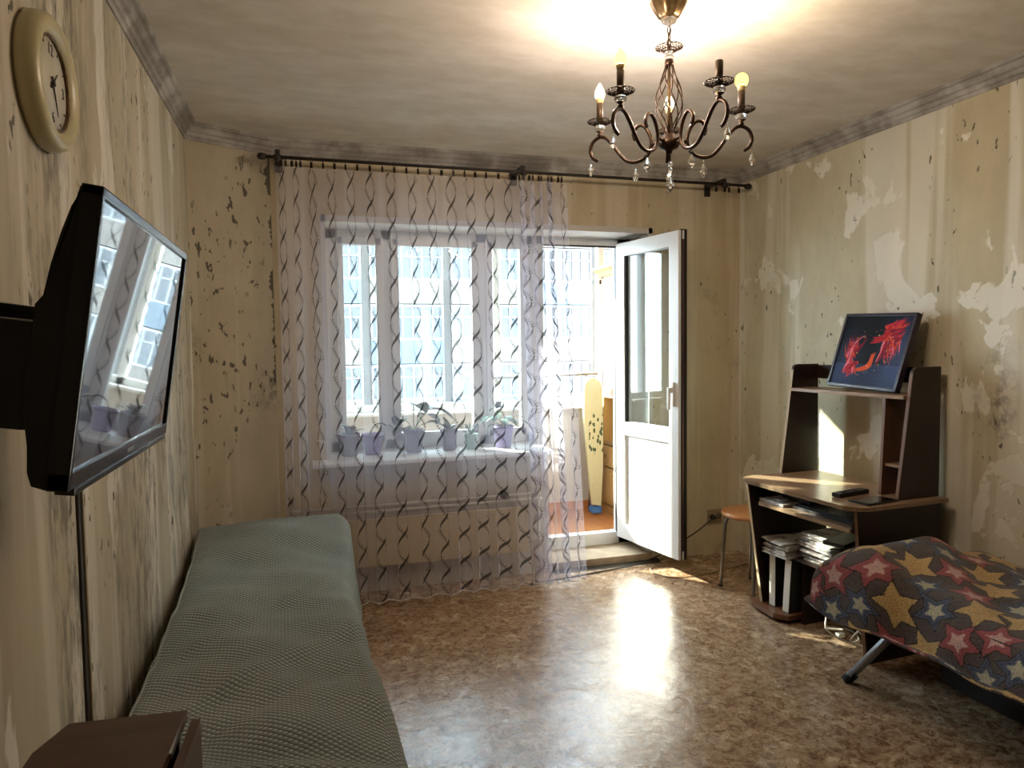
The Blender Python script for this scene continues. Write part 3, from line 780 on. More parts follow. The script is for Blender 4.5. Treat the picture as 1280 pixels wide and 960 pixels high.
# ================================================================= TELEVISION
tv = bpy.data.objects.new('television', None); C.objects.link(tv)
tv.location = (-.253, 1.253, 1.395); tv.rotation_euler = (0, math.radians(8.3), 0)
WM[tv.name] = Matrix.Identity(4)
tag(tv, 'black flat television tilted down from the left wall, screen mirroring the curtain', 'television')
g = N('glossy_screen'); M_screen = g.fin(S(34, 36, 38), .035, 0, 1.0, **{'Coat Weight': 1.0, 'Coat Roughness': .02, 'Coat IOR': 1.6})
Wt, Ht = .62, .37
T = dict(parent=tv, local=True)
ob('screen', MB().box(-.006, 0.0, -Wt/2+.010, Wt/2-.010, -Ht/2+.022, Ht/2-.012), M_screen, **T)
m = MB(); q = .011
m.box(-.02, .004, -Wt/2, -Wt/2+q, -Ht/2, Ht/2, .002); m.box(-.02, .004, Wt/2-q, Wt/2, -Ht/2, Ht/2, .002)
m.box(-.02, .004, -Wt/2, Wt/2, Ht/2-.013, Ht/2, .002); m.box(-.02, .004, -Wt/2, Wt/2, -Ht/2, -Ht/2+.023, .002)
ob('bezel', m, M_blackgloss, **T)
bk = MB().prism([(-.02, -Ht/2), (-.036, -Ht/2+.004), (-.042, -Ht/2+.02), (-.046, -Ht/2+.06), (-.054, -.09), (-.054, .035), (-.042, .045), (-.042, .085), (-.036, .125), (-.024, Ht/2-.030), (-.022, Ht/2-.004), (-.018, Ht/2)], -Wt/2+.001, Wt/2-.001, 'y', .004)
ob('back_shell', bk, M_black, **T)
ob('speaker_lip', MB().box(-.016, .006, -Wt/2+.02, Wt/2-.02, -Ht/2-.008, -Ht/2+.001, .002), M_blackgloss, **T)
ob('badge', MB().box(.0035, .0048, -.022, .022, -Ht/2+.008, -Ht/2+.014), M_steel, **T)
m = MB(); m.box(-.12, -.054, -.28, .10, -.12, .015, .01)  # mount made oversized; its black also fills the shadow behind the set
ob('mount_shadow_plate', m, M_black, **T)
m = MB(); m.box(-.20, -.11, -.03, .03, -.035, .035, .008); m.box(-.235, -.19, -.22, .14, -.06, .03, .012)
ob('mount_arm', m, M_black, **T)
wp = MB().box(-.275, -.235, -.26, -.10, -.14, .14, .01)  # mount plate enlarged in black, doubling as the television's shadow on the wall
ob('wall_shadow_plate', wp, M_black, **T)

# ================================================================= CLOCK
ck = empty('wall_clock', (XL, 1.745, 1.958), 'round cream plastic wall clock with hands, high on left wall', 'clock')
R0 = .143
m = MB().lathe([(0, 0), (R0*.97, 0), (R0, .008), (R0, .022), (R0*.97, .036), (R0*.90, .044), (R0*.80, .043), (R0*.71, .034), (R0*.68, .026)], (XL, 1.745, 1.958), 64, 'x', cap=False)
M_cream = plain('cream_plastic', S(192, 182, 142), .32, var=.06)
ob('rim', m, M_cream, ck)
ob('inner_ring', MB().lathe([(R0*.69, .022), (R0*.70, .033), (R0*.665, .033), (R0*.66, .022)], (XL, 1.745, 1.958), 64, 'x', cap=False), M_brass, ck)
fc_ = ob('dial', MB().lathe([(0, .020), (R0*.685, .020), (R0*.685, .026), (0, .026)], (XL, 1.745, 1.958), 48, 'x'), plain('dial_paper', S(198, 192, 172), .5, var=.04), ck)
M_ink = plain('black_ink', S(60, 58, 52), .6)
def text_mesh(txt, size):
    cu = bpy.data.curves.new('t', 'FONT'); cu.body = txt; cu.size = size; cu.align_x = 'CENTER'; cu.align_y = 'CENTER'; cu.extrude = .0003
    o = bpy.data.objects.new('t', cu); C.objects.link(o); dg = bpy.context.evaluated_depsgraph_get(); dg.update()
    me = bpy.data.meshes.new_from_object(o.evaluated_get(dg)); bpy.data.objects.remove(o); return me
Rt = Matrix(((0, 0, 1, 0), (1, 0, 0, 0), (0, 1, 0, 0), (0, 0, 0, 1)))
for k in (12, 3, 6, 9):
    a = PI/2-k*PI/6; rr_ = R0*.50
    me = text_mesh(str(k), .034); me.transform(Rt); me.transform(Matrix.Translation((XL+.0268, 1.745+rr_*math.cos(a), 1.958+rr_*math.sin(a))))
    ob('numeral', me, M_ink, fc_)
m = MB()
for k in range(12):
    a = k*PI/6; 
    if k % 3: m.tube([(XL+.0267, 1.745+R0*.58*math.cos(a), 1.958+R0*.58*math.sin(a)), (XL+.0267, 1.745+R0*.63*math.cos(a), 1.958+R0*.63*math.sin(a))], .0012, 4)
ob('hour_marks', m, M_ink, fc_)
def hand(n, ang, L, w):
    m = MB(); a = PI/2-ang; d = Vector((0, math.cos(a), math.sin(a))); p = Vector((XL+.029, 1.745, 1.958))
    m.tube([p-d*.015, p+d*L], [w, w*.4], 4); ob(n, m, M_ink, ck)
hand('hour_hand', math.radians(46), .043, .0028); hand('minute_hand', math.radians(158), .068, .0022)
ob('hand_hub', MB().lathe([(0, .026), (.006, .026), (.006, .033), (0, .033)], (XL, 1.745, 1.958), 12, 'x'), M_ink, ck)

# ================================================================= CHANDELIER
cx, cy = 1.158, 2.05
ch = empty('chandelier', (cx, cy, 1.9), 'antique bronze five arm chandelier with candle bulbs and crystal drops', 'chandelier')
def CH(n, mb, mat, parent=ch, kind=None): return ob(n, mb, mat, parent, kind=kind, local=True)   # local: origin at (cx,cy,1.9)
m = MB(); ns = 40; pr_c = [(.024, .528), (.034, .535), (.052, .565), (.060, .585), (.061, .590)]
V_ = []
for r_, h_ in pr_c:
    for k in range(ns):
        a = 2*PI*k/ns; rr_ = r_*(1+.05*math.cos(8*a)); V_.append((rr_*math.cos(a), rr_*math.sin(a), h_))
m._add(V_, [(i*ns+k, i*ns+(k+1) % ns, (i+1)*ns+(k+1) % ns, (i+1)*ns+k) for i in range(len(pr_c)-1) for k in range(ns)]+[tuple(range(ns))[::-1]], True)
CH('canopy', m, M_brass)
CH('glass_collar', MB().lathe([(.010, .512), (.022, .516), (.026, .524), (.020, .530), (0, .530)], (0, 0, 0), 16), M_crystal)
for k in range(4):
    z0 = .505-k*.020; ring = []
    for a in np.linspace(0, 2*PI, 15):
        p = (.006*math.cos(a), 0, .0125*math.sin(a)-.012+z0); ring.append(p if k % 2 == 0 else (0, p[0], p[2]))
    CH('chain_link', MB().tube(ring, .0020, 6, cap=False), M_darkbrass)
CH('cable', MB().tube(spline([(0, 0, .53), (.006, .004, .50), (-.003, .002, .46), (.004, -.003, .42)]), .0018, 5), M_darkbrass)
def filigree(R_, z0, dep, name, parent, cxx=0, n=20):
    """pierced saucer: rings and loops of wire"""
    m = MB()
    for f_, zz_ in ((1.0, dep), (.62, dep*.42), (.28, .002)):
        m.tube([(cxx+R_*f_*math.cos(a), R_*f_*math.sin(a), z0+zz_) for a in np.linspace(0, 2*PI, 25)], .0016, 4, cap=False)
    for k in range(n):
        a0 = 2*PI*k/n
        for sgn in (1, -1):
            m.tube([(cxx+R_*f_*math.cos(a0+sgn*o_), R_*f_*math.sin(a0+sgn*o_), z0+zz_) for f_, zz_, o_ in ((.28, .002, 0), (.48, dep*.25, .16), (.64, dep*.45, 0), (.82, dep*.72, .13), (1.0, dep, 0))], .0014, 4, cap=False)
    return CH(name, m, M_darkbrass, parent)
filigree(.044, .424, .014, 'filigree_saucer', ch)
CH('glass_collar', MB().lathe([(0, .400), (.013, .402), (.015, .410), (.010, .420), (0, .420)], (0, 0, 0), 14), M_crystal)
CH('cage_cap', MB().lathe([(0, .400), (.014, .398), (.015, .382), (.012, .380), (0, .380)], (0, 0, 0), 16), M_darkbrass)
for k in range(8):
    pts = []
    for i in range(22):
        t = i/21; z = .388-t*.228; r_ = .011+.033*math.sin(PI*min(1, t**1.15))**1.3; a = 2*PI*k/8+t*2.6*(1 if k % 2 else 1)
        pts.append((r_*math.cos(a), r_*math.sin(a), z))
    CH('cage_rod', MB().tube(pts, .0024, 6), M_darkbrass)
CH('centre_tube', MB().tube([(0, 0, .39), (0, 0, .12)], .0055, 10), M_brass)
CH('hub', MB().lathe([(0, .165), (.018, .163), (.020, .150), (.030, .146), (.034, .135), (.034, .128), (.028, .118), (.012, .112), (.008, .10), (0, .10)], (0, 0, 0), 20), M_darkbrass)
CH('stem_wire', MB().tube([(-.006, 0, .115), (-.008, 0, .07)], .005, 8), M_darkbrass)
def drop(parent, base, n=3, s=1.0, name='crystal_drop', wide=1.0):
    """beads on a wire ending in a faceted pear; base = top point"""
    x, y, z = base; m = MB()
    for k in range(n): m.lathe([(0, .0035*s), (.0036*s, 0), (0, -.0035*s)], (x, y, z-.004-k*.0085*s), 8)
    zz_ = z-.004-n*.0085*s
    for f in m.bm.faces: f.smooth = False
    p = [(0, 0), (.003*s, -.002*s), (.0045*s, -.008*s), (.0125*s*wide, -.026*s), (.008*s*wide, -.038*s), (0, -.050*s)]
    m.lathe([(r_, h_) for r_, h_ in p], (x, y, zz_), 6)
    for f in m.bm.faces: f.smooth = False
    return CH(name, m, M_crystal, parent)
for k, z in enumerate((.068, .05)): CH('crystal_bead', MB().lathe([(0, .009), (.007, .005), (.009, 0), (.007, -.005), (0, -.009)], (.004, 0, z), 8), M_crystal)
drop(ch, (.004, 0, .045), 1, 1.15, wide=1.15)
# one arm, built in its own local frame (x = outwards, z up from 1.9), then copied and turned
armpts = [(.118, .166), (.122, .186), (.108, .206), (.088, .204), (.070, .182), (.060, .150), (.066, .118), (.086, .098), (.115, .090), (.145, .098), (.172, .124), (.196, .158), (.222, .186), (.246, .192), (.270, .178), (.279, .150), (.270, .126), (.256, .116)]
def build_arm():
    m = MB().tube(spline([(a, 0, b_) for a, b_ in armpts], 6), .0062, 9)
    for a, b_ in (armpts[0], armpts[-1]): m.lathe([(0, .008), (.008, 0), (0, -.008)], (a, 0, b_), 8)
    m.tube([(.030, 0, .138), (.062, 0, .140)], .006, 8)
    arm = ob('arm', m, M_darkbrass, ch, local=True); WM[arm.name] = Matrix.Identity(4)
    def A(n, mb, mat): return ob(n, mb, mat, arm, local=True)
    A('finial', MB().lathe([(0, .190), (.006, .191), (.010, .200), (.005, .206), (.014, .212), (.005, .214), (0, .214)], (.243, 0, 0), 12), M_darkbrass)
    A('glass_collar', MB().lathe([(.004, .212), (.015, .213), (.020, .222), (.017, .230), (.005, .232)], (.243, 0, 0), 14), M_crystal)
    filigree(.043, .232, .013, 'drip_pan', arm, cxx=.243, n=18)
    A('candle_sleeve', MB().lathe([(0, .234), (.0115, .234), (.0115, .305), (.009, .307), (0, .307)], (.243, 0, 0), 16), M_candle)
    drop(arm, (.115, 0, .083), 1, .95, wide=1.1); drop(arm, (.279, 0, .150), 5, .9)
    return arm
view_az = -math.atan2(cx, cy)           # perpendicular to the line of sight
angs = [view_az+math.radians(d) for d in (18, 90, 162, 234, 306)]
arms = []
for i, a in enumerate(angs):
    arm = build_arm() if i == 0 else copy_tree(arms[0], ch)
    arm.rotation_euler = (0, 0, a); arms.append(arm)
def bulb(i, kind, M_b):
    z0 = .306
    if kind == 'candle': pr_b = [(.0135, .016), (.017, .024), (.0175, .032), (.014, .046), (.007, .060), (.0015, .068), (0, .069)]
    else: pr_b = [(.0135, .014), (.019, .022), (.0215, .034), (.019, .046), (.011, .054), (0, .057)]
    arm = arms[i]
    o1 = ob('bulb_collar', MB().lathe([(0, 0), (.011, 0), (.013, .010), (.0140, .017), (0, .017)], (.243, 0, z0), 16), M_bulbbase, arm, local=True)
    ob('bulb', MB().lathe([(r_, h_) for r_, h_ in pr_b], (.243, 0, z0), 16), M_b, arm, local=True)
    l = bpy.data.lights.new('bulb_light', 'POINT'); l.energy = BULB_W; l.color = (1.0, .86, .92); l.shadow_soft_size = .008
    o = bpy.data.objects.new('bulb_light', l); C.objects.link(o); o.parent = arm; o.location = (.243, 0, z0+.038)
bulb(0, 'round', M_bulb_y); bulb(1, 'candle', M_bulb_w); bulb(2, 'candle', M_bulb_w); bulb(3, 'candle', M_bulb_y)

# ================================================================= DESK WITH HUTCH
dk = empty('computer_desk', (2.695, 2.37, 0), 'dark brown desk with tapered hutch shelves and pale edging at right wall', 'desk', rz=math.radians(3.3))
def D(n, mb, mat, parent=dk): return ob(n, mb, mat, parent, local=True)
def arc(c, r, a0, a1, n=6): return [(c[0]+r*math.cos(math.radians(a0+(a1-a0)*k/n)), c[1]+r*math.sin(math.radians(a0+(a1-a0)*k/n))) for k in range(n+1)]
zt0, zt1 = .672, .69
poly = [(0, -.03), (0, .765), (-.36, .765)]+arc((-.44, .66), .085, 90, 180, 5)[1:]+arc((-.435, .065), .095, 180, 270, 6)
D('desktop', MB().prism(poly, zt0, zt1, 'z', .002), M_top)
em = MB(); n_ = len(poly); pe = poly[2:]+[]
for (a, b_) in zip(pe[:-1], pe[1:]):
    d = Vector((b_[0]-a[0], b_[1]-a[1])); nn = Vector((d.y, -d.x)).normalized()*-.0025
    em._add([(a[0], a[1], zt0+.001), (b_[0], b_[1], zt0+.001), (b_[0]+nn.x, b_[1]+nn.y, zt0+.001), (a[0]+nn.x, a[1]+nn.y, zt0+.001), (a[0], a[1], zt1-.002), (b_[0], b_[1], zt1-.002), (b_[0]+nn.x, b_[1]+nn.y, zt1-.002), (a[0]+nn.x, a[1]+nn.y, zt1-.002)],
            [(0, 1, 2, 3), (4, 7, 6, 5), (2, 6, 7, 3), (0, 4, 5, 1), (0, 3, 7, 4), (1, 5, 6, 2)])
D('desktop_edge', em, M_edge)
def side_panel(y0_, y1_, prof, nm='side_panel', edge=True):
    p_ = D(nm, MB().prism(prof, y0_, y1_, 'y', .001), M_wenge)
    return p_
def edge_strip(parent, pts, y0_, y1_, w=.0025, mat=None):
    m = MB()
    for (a, b_) in zip(pts[:-1], pts[1:]):
        m._add([(a[0], y0_, a[1]), (b_[0], y0_, b_[1]), (b_[0], y1_, b_[1]), (a[0], y1_, a[1]), (a[0]-w, y0_, a[1]), (b_[0]-w, y0_, b_[1]), (b_[0]-w, y1_, b_[1]), (a[0]-w, y1_, a[1])],
               [(0, 1, 2, 3), (4, 7, 6, 5), (0, 4, 5, 1), (3, 2, 6, 7), (0, 3, 7, 4), (1, 5, 6, 2)])
    D('front_edge', m, mat or M_edge, parent)
p_ = side_panel(.0, .018, [(-.005, 0), (-.005, .671), (-.49, .671), (-.475, .50), (-.42, 0)])
edge_strip(p_, [(-.49, .671), (-.475, .50), (-.42, 0)], .001, .017, mat=M_inner)
p_ = side_panel(.66, .678, [(-.005, .046), (-.005, .671), (-.515, .671), (-.42, .046)])
edge_strip(p_, [(-.515, .671), (-.42, .046)], .661, .677)
D('foot_shelf', MB().prism([(0, .46), (0, .74), (-.44, .74), (-.46, .70), (-.475, .52), (-.43, .46)], .020, .045, 'z', .002), M_inner)
D('foot_plinth', MB().box(-.40, 0, .50, .70, 0, .020), M_black)
D('middle_panel', MB().box(-.36, -.005, .435, .453, 0, .32), M_wenge)
D('inner_shelf', MB().box(-.40, -.005, .019, .453, .32, .336, .001), M_wenge)
D('back_panel', MB().box(-.012, 0, .019, .36, .05, .66), M_wenge)
D('modesty_rail', MB().box(-.03, -.012, .36, .66, .05, .30), M_wenge)
kb_ = D('keyboard_shelf', MB().prism([(-.08, .03), (-.08, .655), (-.44, .655), (-.50, .60), (-.50, .03)], .572, .588, 'z', .001), M_top)
D('slide_rail', MB().box(-.49, -.10, .0185, .029, .572, .62), M_wenge)
# hutch
def hut(y0_, y1_, nm='hutch_side'):
    pr_h = [(0, zt1), (0, 1.268)]+arc((-.135, 1.238), .03, 90, 180, 4)+[(-.238, zt1)]
    p_ = D(nm, MB().prism(pr_h, y0_, y1_, 'y', .001), M_wenge)
    edge_strip(p_, [(-.165, 1.238), (-.238, zt1)], y0_+.001, y1_-.001, mat=M_edge if y0_ > .5 else M_inner)
hut(.018, .036); hut(.735, .753)
D('hutch_shelf', MB().prism([(-.01, .037), (-.01, .734), (-.19, .734), (-.20, .60), (-.20, .037)], 1.128, 1.144, 'z', .001), M_top)
D('hutch_back_rail', MB().box(-.010, 0, .037, .734, 1.19, 1.262), M_wenge)
D('hutch_divider', MB().prism([(-.01, zt1), (-.01, 1.127), (-.19, 1.127), (-.21, zt1)], .135, .150, 'y', .001), M_inner)
D('small_shelf', MB().box(-.19, -.01, .037, .134, .822, .834, .001), M_top)
rk = D('disc_rack', MB().box(-.10, -.09, .037, .052, .86, 1.12), M_black)
for k in range(16): D('rack_slot', MB().box(-.145, -.10, .0375, .052, .866+k*.016, .872+k*.016), M_black, rk)

def Dw(x, y, z): return (WM[dk.name] @ Vector((x, y, z)))
# things on the desk
def on_desk(nm, label, cat, lx, ly, z, rz, group=None):
    p = Dw(lx, ly, z); return empty(nm, p, label, cat, group, rz=math.radians(3.3)+rz)
e = on_desk('remote_control', 'long black remote control lying on the desktop', 'remote control', -.335, .185, zt1+.001, math.radians(8))
ob('housing', MB().box(-.10, .10, -.022, .022, 0, .020, .005), M_black, e, local=True)
m = MB()
for i in range(8):
    for j in range(3): m.box(-.08+i*.016, -.072+i*.016, -.014+j*.011, -.008+j*.011, .0195, .022)
ob('buttons', m, plain('rubber_buttons', S(60, 60, 62), .7), e, kind='stuff', local=True)
e = on_desk('tablet', 'thin black tablet lying flat at the desk near edge', 'tablet', -.350, .048, zt1+.001, math.radians(5))
ob('tablet_body', MB().box(-.095, .095, -.050, .050, 0, .008, .003), M_black, e, local=True)
ob('tablet_screen', MB().box(-.083, .083, -.044, .044, .0078, .0086), M_blackgloss, e, local=True)
e = on_desk('keyboard', 'black keyboard on the pull out shelf under the desktop', 'keyboard', -.36, .24, .5885, 0)
ob('tray', MB().box(-.08, .08, -.19, .19, 0, .016, .004), M_black, e, local=True)
m = MB()
for i in range(5):
    for j in range(14): m.box(-.068+i*.026, -.046+i*.026, -.176+j*.0255, -.154+j*.0255, .0155, .022)
ob('keys', m, plain('grey_keys', S(46, 48, 54), .5), e, kind='stuff', local=True)
g = N('newsprint')
v = g.coord(); sp = g.node('ShaderNodeSeparateXYZ'); g.lk(v, sp.inputs[0])
ln = g.math('GREATER_THAN', g.math('SINE', g.math('MULTIPLY', sp.outputs[0], 2*PI/.008)), .2)
colm = g.math('GREATER_THAN', g.math('SINE', g.math('MULTIPLY', sp.outputs[1], 2*PI/.055)), -.75)
pic = g.ramp(g.noise(v, 9, 2), [(.5, 0.0), (.52, 1.0)])
col = g.mix(g.math('MULTIPLY', g.math('MULTIPLY', ln, colm), .5), S(206, 204, 196), S(70, 70, 72))
col = g.mix(g.math('MULTIPLY', pic, .7), col, S(112, 88, 84))
M_news = g.fin(col, .8)
def newspaper(p, w, d, t, rz, label, tilt=0.0, mat=None):
    e = empty('newspaper', p, label, 'newspaper', 'newspapers stacked in the desk', rz=rz)
    m = MB(); prof = [(-w/2, 0), (w/2, 0), (w/2, t*.4), (w/2-.01, t), (-w/2+.01, t), (-w/2, t*.6)]
    m.prism(prof, -d/2, d/2, 'y')
    ob('pages', m, mat or M_news, e, local=True)
    e.rotation_euler = (random.uniform(-.02, .02), tilt, rz); return e
z = .322
ORD = ['at the very top of', 'second from top in', 'third from top in', 'fourth from top in', 'fifth from top in', 'sixth from top in', 'seventh from top in', 'eighth from top in', 'ninth from top in', 'at the bottom of']
for k in range(6):
    newspaper(Dw(-.29+random.uniform(-.012, .012), .560+random.uniform(-.005, .005), z), .29, .165, .009, math.radians(3.3+random.uniform(-7, 7)),
              'newspaper %s the lower left stack on the white folders' % ORD[5-k])
    z += .0125
z = .3375
for k in range(10):
    newspaper(Dw(-.25+random.uniform(-.014, .014), .31+random.uniform(-.012, .012), z), .28, .22, .011, math.radians(3.3+random.uniform(-9, 9)),
              'newspaper %s the taller right stack under the keyboard shelf' % ORD[9-k], tilt=0)
    z += .0135
e = empty('magazine', Dw(-.33, .20, z+.002), 'black covered magazine lying across the right newspaper stack', 'magazine', rz=math.radians(20))
ob('pages', MB().box(-.13, .13, -.05, .05, 0, .016, .002), plain('dark_cover', S(40, 36, 36), .5), e, local=True)
e = empty('paper_sheets', Dw(-.37, .54, .589), 'white paper sheets on the far end of the keyboard shelf', 'paper')
ob('sheets', MB().box(-.10, .10, -.09, .09, 0, .012, .001), M_white, e, local=True)
ob('sheets', MB().box(-.07, .06, -.05, .06, .0125, .020, .001), M_news, e, local=True)
e = empty('notebook', Dw(-.30, .46, .6105), 'dark notebook on the white papers on the keyboard shelf', 'notebook')
ob('cover', MB().box(-.09, .06, -.10, .10, 0, .014, .002), M_black, e, local=True)
for i, (yy_, lab) in enumerate(((.60, 'left upright white folder under the newspapers in the desk'), (.505, 'right upright white folder leaning under the newspapers in the desk'))):
    e = empty('binder', Dw(-.26, yy_, .046), lab, 'folder', 'white folders standing in the desk', rz=math.radians(3.3))
    dx_ = .0 if i == 0 else .018
    m = MB(); m._add([(-.15, -.022, 0), (-.15, .022, 0), (.15, .022, 0), (.15, -.022, 0), (-.15, -.022+dx_*-1, .270), (-.15, .022-dx_, .270), (.15, .022-dx_, .270), (.15, -.022-dx_, .270)],
            [(0, 3, 2, 1), (4, 5, 6, 7), (0, 1, 5, 4), (2, 3, 7, 6), (1, 2, 6, 5), (3, 0, 4, 7)])
    ob('cover', m, plain('black_board', S(30, 30, 32), .6), e, local=True)
    m = MB(); m._add([(-.1525, -.020, 0.003), (-.1525, .020, 0.003), (-.150, .020, .003), (-.150, -.020, .003), (-.1525, -.020-dx_, .268), (-.1525, .020-dx_, .268), (-.150, .020-dx_, .268), (-.150, -.020-dx_, .268)],
            [(0, 3, 2, 1), (4, 5, 6, 7), (0, 1, 5, 4), (2, 3, 7, 6), (1, 2, 6, 5), (3, 0, 4, 7)])
    ob('spine', m, M_white, e, local=True)

# ---- painting leaning on the hutch shelf
A0 = Vector((2.553, 2.925, 1.1455)); B0 = Vector((2.553, 2.490, 1.1455)); A1 = Vector((2.690, 2.985, 1.495)); 
wv_ = (B0-A0); Wp = wv_.length; wx = wv_.normalized()
up_ = (A1-A0); up_ = (up_-wx*up_.dot(wx)); up_ = Vector((.31, 0, 1)).normalized(); Hp = .375
nn = up_.cross(wx).normalized(); nn = nn if nn.x < 0 else -nn
pt = bpy.data.objects.new('painting', None); C.objects.link(pt)
ctr = (A0+B0)/2
Rm = Matrix((wx, up_, nn)).transposed().to_4x4(); Rm.translation = ctr
pt.matrix_world = Rm @ Matrix.Rotation(math.radians(-2.0), 4, 'Z') @ Matrix.Translation((0, .012, 0)); WM[pt.name] = pt.matrix_world.copy()
tag(pt, 'framed dark painting of red splashed fish shapes leaning on the hutch shelf', 'painting')
NXp, NYp = 230, 200
xs_ = np.linspace(-Wp/2+.012, Wp/2-.012, NXp); ys_ = np.linspace(.012, Hp-.012, NYp)
X_, Y_ = np.meshgrid(xs_, ys_, indexing='ij')
col = np.zeros((NXp, NYp, 4)); col[..., 3] = 1
nU = (X_+Wp/2)/Wp; nV = Y_/Hp
def sc3(c): return np.array(S(*c)[:3])
base = sc3((14, 16, 20)); col[..., :3] = base
rr2 = np.random.RandomState(4)
spk = rr2.rand(NXp, NYp)
blue = np.exp(-(((nU-.9)/.22)**2+((nV-.45)/.5)**2))+.7*np.exp(-(((nU-.15)/.2)**2+((nV-.3)/.35)**2))+.6*(nV < .32)*np.ones_like(nU)
col[..., :3] += (blue*(.4+.9*spk))[..., None]*sc3((60, 76, 112))*.85
def stroke(u0, v0, u1, v1, bend, w, c, al=.85):
    global col
    u0, u1 = .53+(u0-.53)*1.22, .53+(u1-.53)*1.22; v0, v1 = .5+(v0-.5)*1.2, .5+(v1-.5)*1.2
    n_ = 60; L2 = math.hypot(u1-u0, v1-v0)
    for k in range(n_):
        t = k/(n_-1); u_ = u0+(u1-u0)*t-(v1-v0)*bend*math.sin(PI*t); v_ = v0+(v1-v0)*t+(u1-u0)*bend*math.sin(PI*t)
        ww = w*(1-.8*t)+.002
        i0 = int(u_*NXp); j0 = int(v_*NYp); R_ = max(1, int(ww*NXp))
        a0, a1, b0_, b1_ = max(0, i0-R_), min(NXp, i0+R_+1), max(0, j0-R_), min(NYp, j0+R_+1)
        if a1 <= a0 or b1_ <= b0_: continue
        dd = np.hypot(nU[a0:a1, b0_:b1_]-u_, nV[a0:a1, b0_:b1_]-v_)
        mk = (dd < ww)*al*(.65+.35*rr2.rand(*dd.shape))
        col[a0:a1, b0_:b1_, :3] = col[a0:a1, b0_:b1_, :3]*(1-mk[..., None])+mk[..., None]*sc3(c)
reds = [(150, 26, 44), (190, 44, 70), (206, 70, 44), (120, 20, 50), (226, 120, 140)]
for k in range(26):   # left shape: fans up and down
    a = rr2.uniform(-.4, 1.0)
    stroke(.30+rr2.uniform(-.07, .05), .42+rr2.uniform(-.08, .08), .22+a*.18+rr2.uniform(-.05, .05), .66+rr2.uniform(-.05, .1), rr2.uniform(-.15, .15), .018, reds[k % 5])
    stroke(.34+rr2.uniform(-.07, .05), .36, .16+rr2.rand()*.28, .10+rr2.rand()*.16, rr2.uniform(-.1, .2), .022, reds[(k*3) % 5])
for k in range(10): stroke(.42, .28, .56+rr2.uniform(-.03, .02), .46+rr2.uniform(-.03, .03), -.25+rr2.uniform(-.1, .1), .028, (214, 84, 44))
for k in range(32):   # right shape
    stroke(.66+rr2.uniform(-.05, .1), .70+rr2.uniform(-.08, .08), .90+rr2.uniform(-.12, .05), .86+rr2.uniform(-.12, .08), rr2.uniform(-.1, .1), .024, reds[k % 4])
    stroke(.70+rr2.uniform(-.05, .12), .66, .66+rr2.uniform(-.08, .2), .28+rr2.rand()*.16, rr2.uniform(-.15, .1), .020, reds[(k*2) % 5])
for k in range(14): stroke(.66, .76, .50+rr2.uniform(-.02, .03), .62+rr2.uniform(-.04, .05), .25, .026, (170, 30, 40))
for k in range(26): stroke(.93+rr2.uniform(-.06, .03), .35+rr2.rand()*.5, .86+rr2.rand()*.12, .3+rr2.rand()*.55, .2, .007, (90, 150, 180), .7)
for k in range(16): stroke(.78+rr2.uniform(-.05, .05), .50+rr2.uniform(-.1, .1), .72+rr2.uniform(-.12, .06), .26+rr2.rand()*.1, .05, .006, (236, 170, 200), .8)
for k in range(70):
    t = rr2.rand()*6.28; u_ = .53+.24*math.cos(t)*rr2.uniform(.6, 1.3); v_ = .5+.27*math.sin(t)*rr2.uniform(.6, 1.3)
    stroke(u_, v_, u_+.002, v_, 0, rr2.uniform(.005, .009), ((236, 200, 130), (220, 180, 60), (226, 130, 90))[k % 3], 1)
Pc = np.stack([X_, Y_, np.full_like(X_, .006)], -1)
cv = ob('canvas', MB().grid(Pc), M_canvas, pt, local=True); set_print(cv, col)
m = MB(); q = .014; dep = .030
M_frame = plain('plum_black_frame', S(52, 42, 54), .3)
m.box(-Wp/2, Wp/2, 0, q, -dep+.012, .012, .002); m.box(-Wp/2, Wp/2, Hp-q, Hp, -dep+.012, .012, .002)
m.box(-Wp/2, -Wp/2+q, 0, Hp, -dep+.012, .012, .002); m.box(Wp/2-q, Wp/2, 0, Hp, -dep+.012, .012, .002)
ob('frame', m, M_frame, pt, local=True)
ob('backing', MB().box(-Wp/2+.01, Wp/2-.01, .01, Hp-.01, -.014, .004), M_black, pt, local=True)

# ================================================================= STOOL
sx_, sy_ = 2.385, 3.300
st = empty('stool', (sx_, sy_, 0), 'round beech stool with chrome legs standing beside the desk', 'stool', rz=math.radians(12))
ob('seat', MB().lathe([(0, .415), (.150, .415), (.163, .420), (.168, .430), (.163, .441), (.150, .444), (0, .444)], (0, 0, 0), 36), M_stoolwood, st, local=True)
for k in range(4):
    a = PI/4+k*PI/2; ca, sa = math.cos(a), math.sin(a)
    ob('leg', MB().tube(spline([(.05*ca, .05*sa, .408), (.115*ca, .115*sa, .405), (.140*ca, .140*sa, .375), (.150*ca, .150*sa, .30), (.168*ca, .168*sa, .006)], 5), .010, 10), M_steel, st, local=True)
    ob('leg_cap', MB().lathe([(0, 0), (.012, 0), (.012, .012), (0, .012)], (.168*ca, .168*sa, 0), 10), M_black, st, local=True)

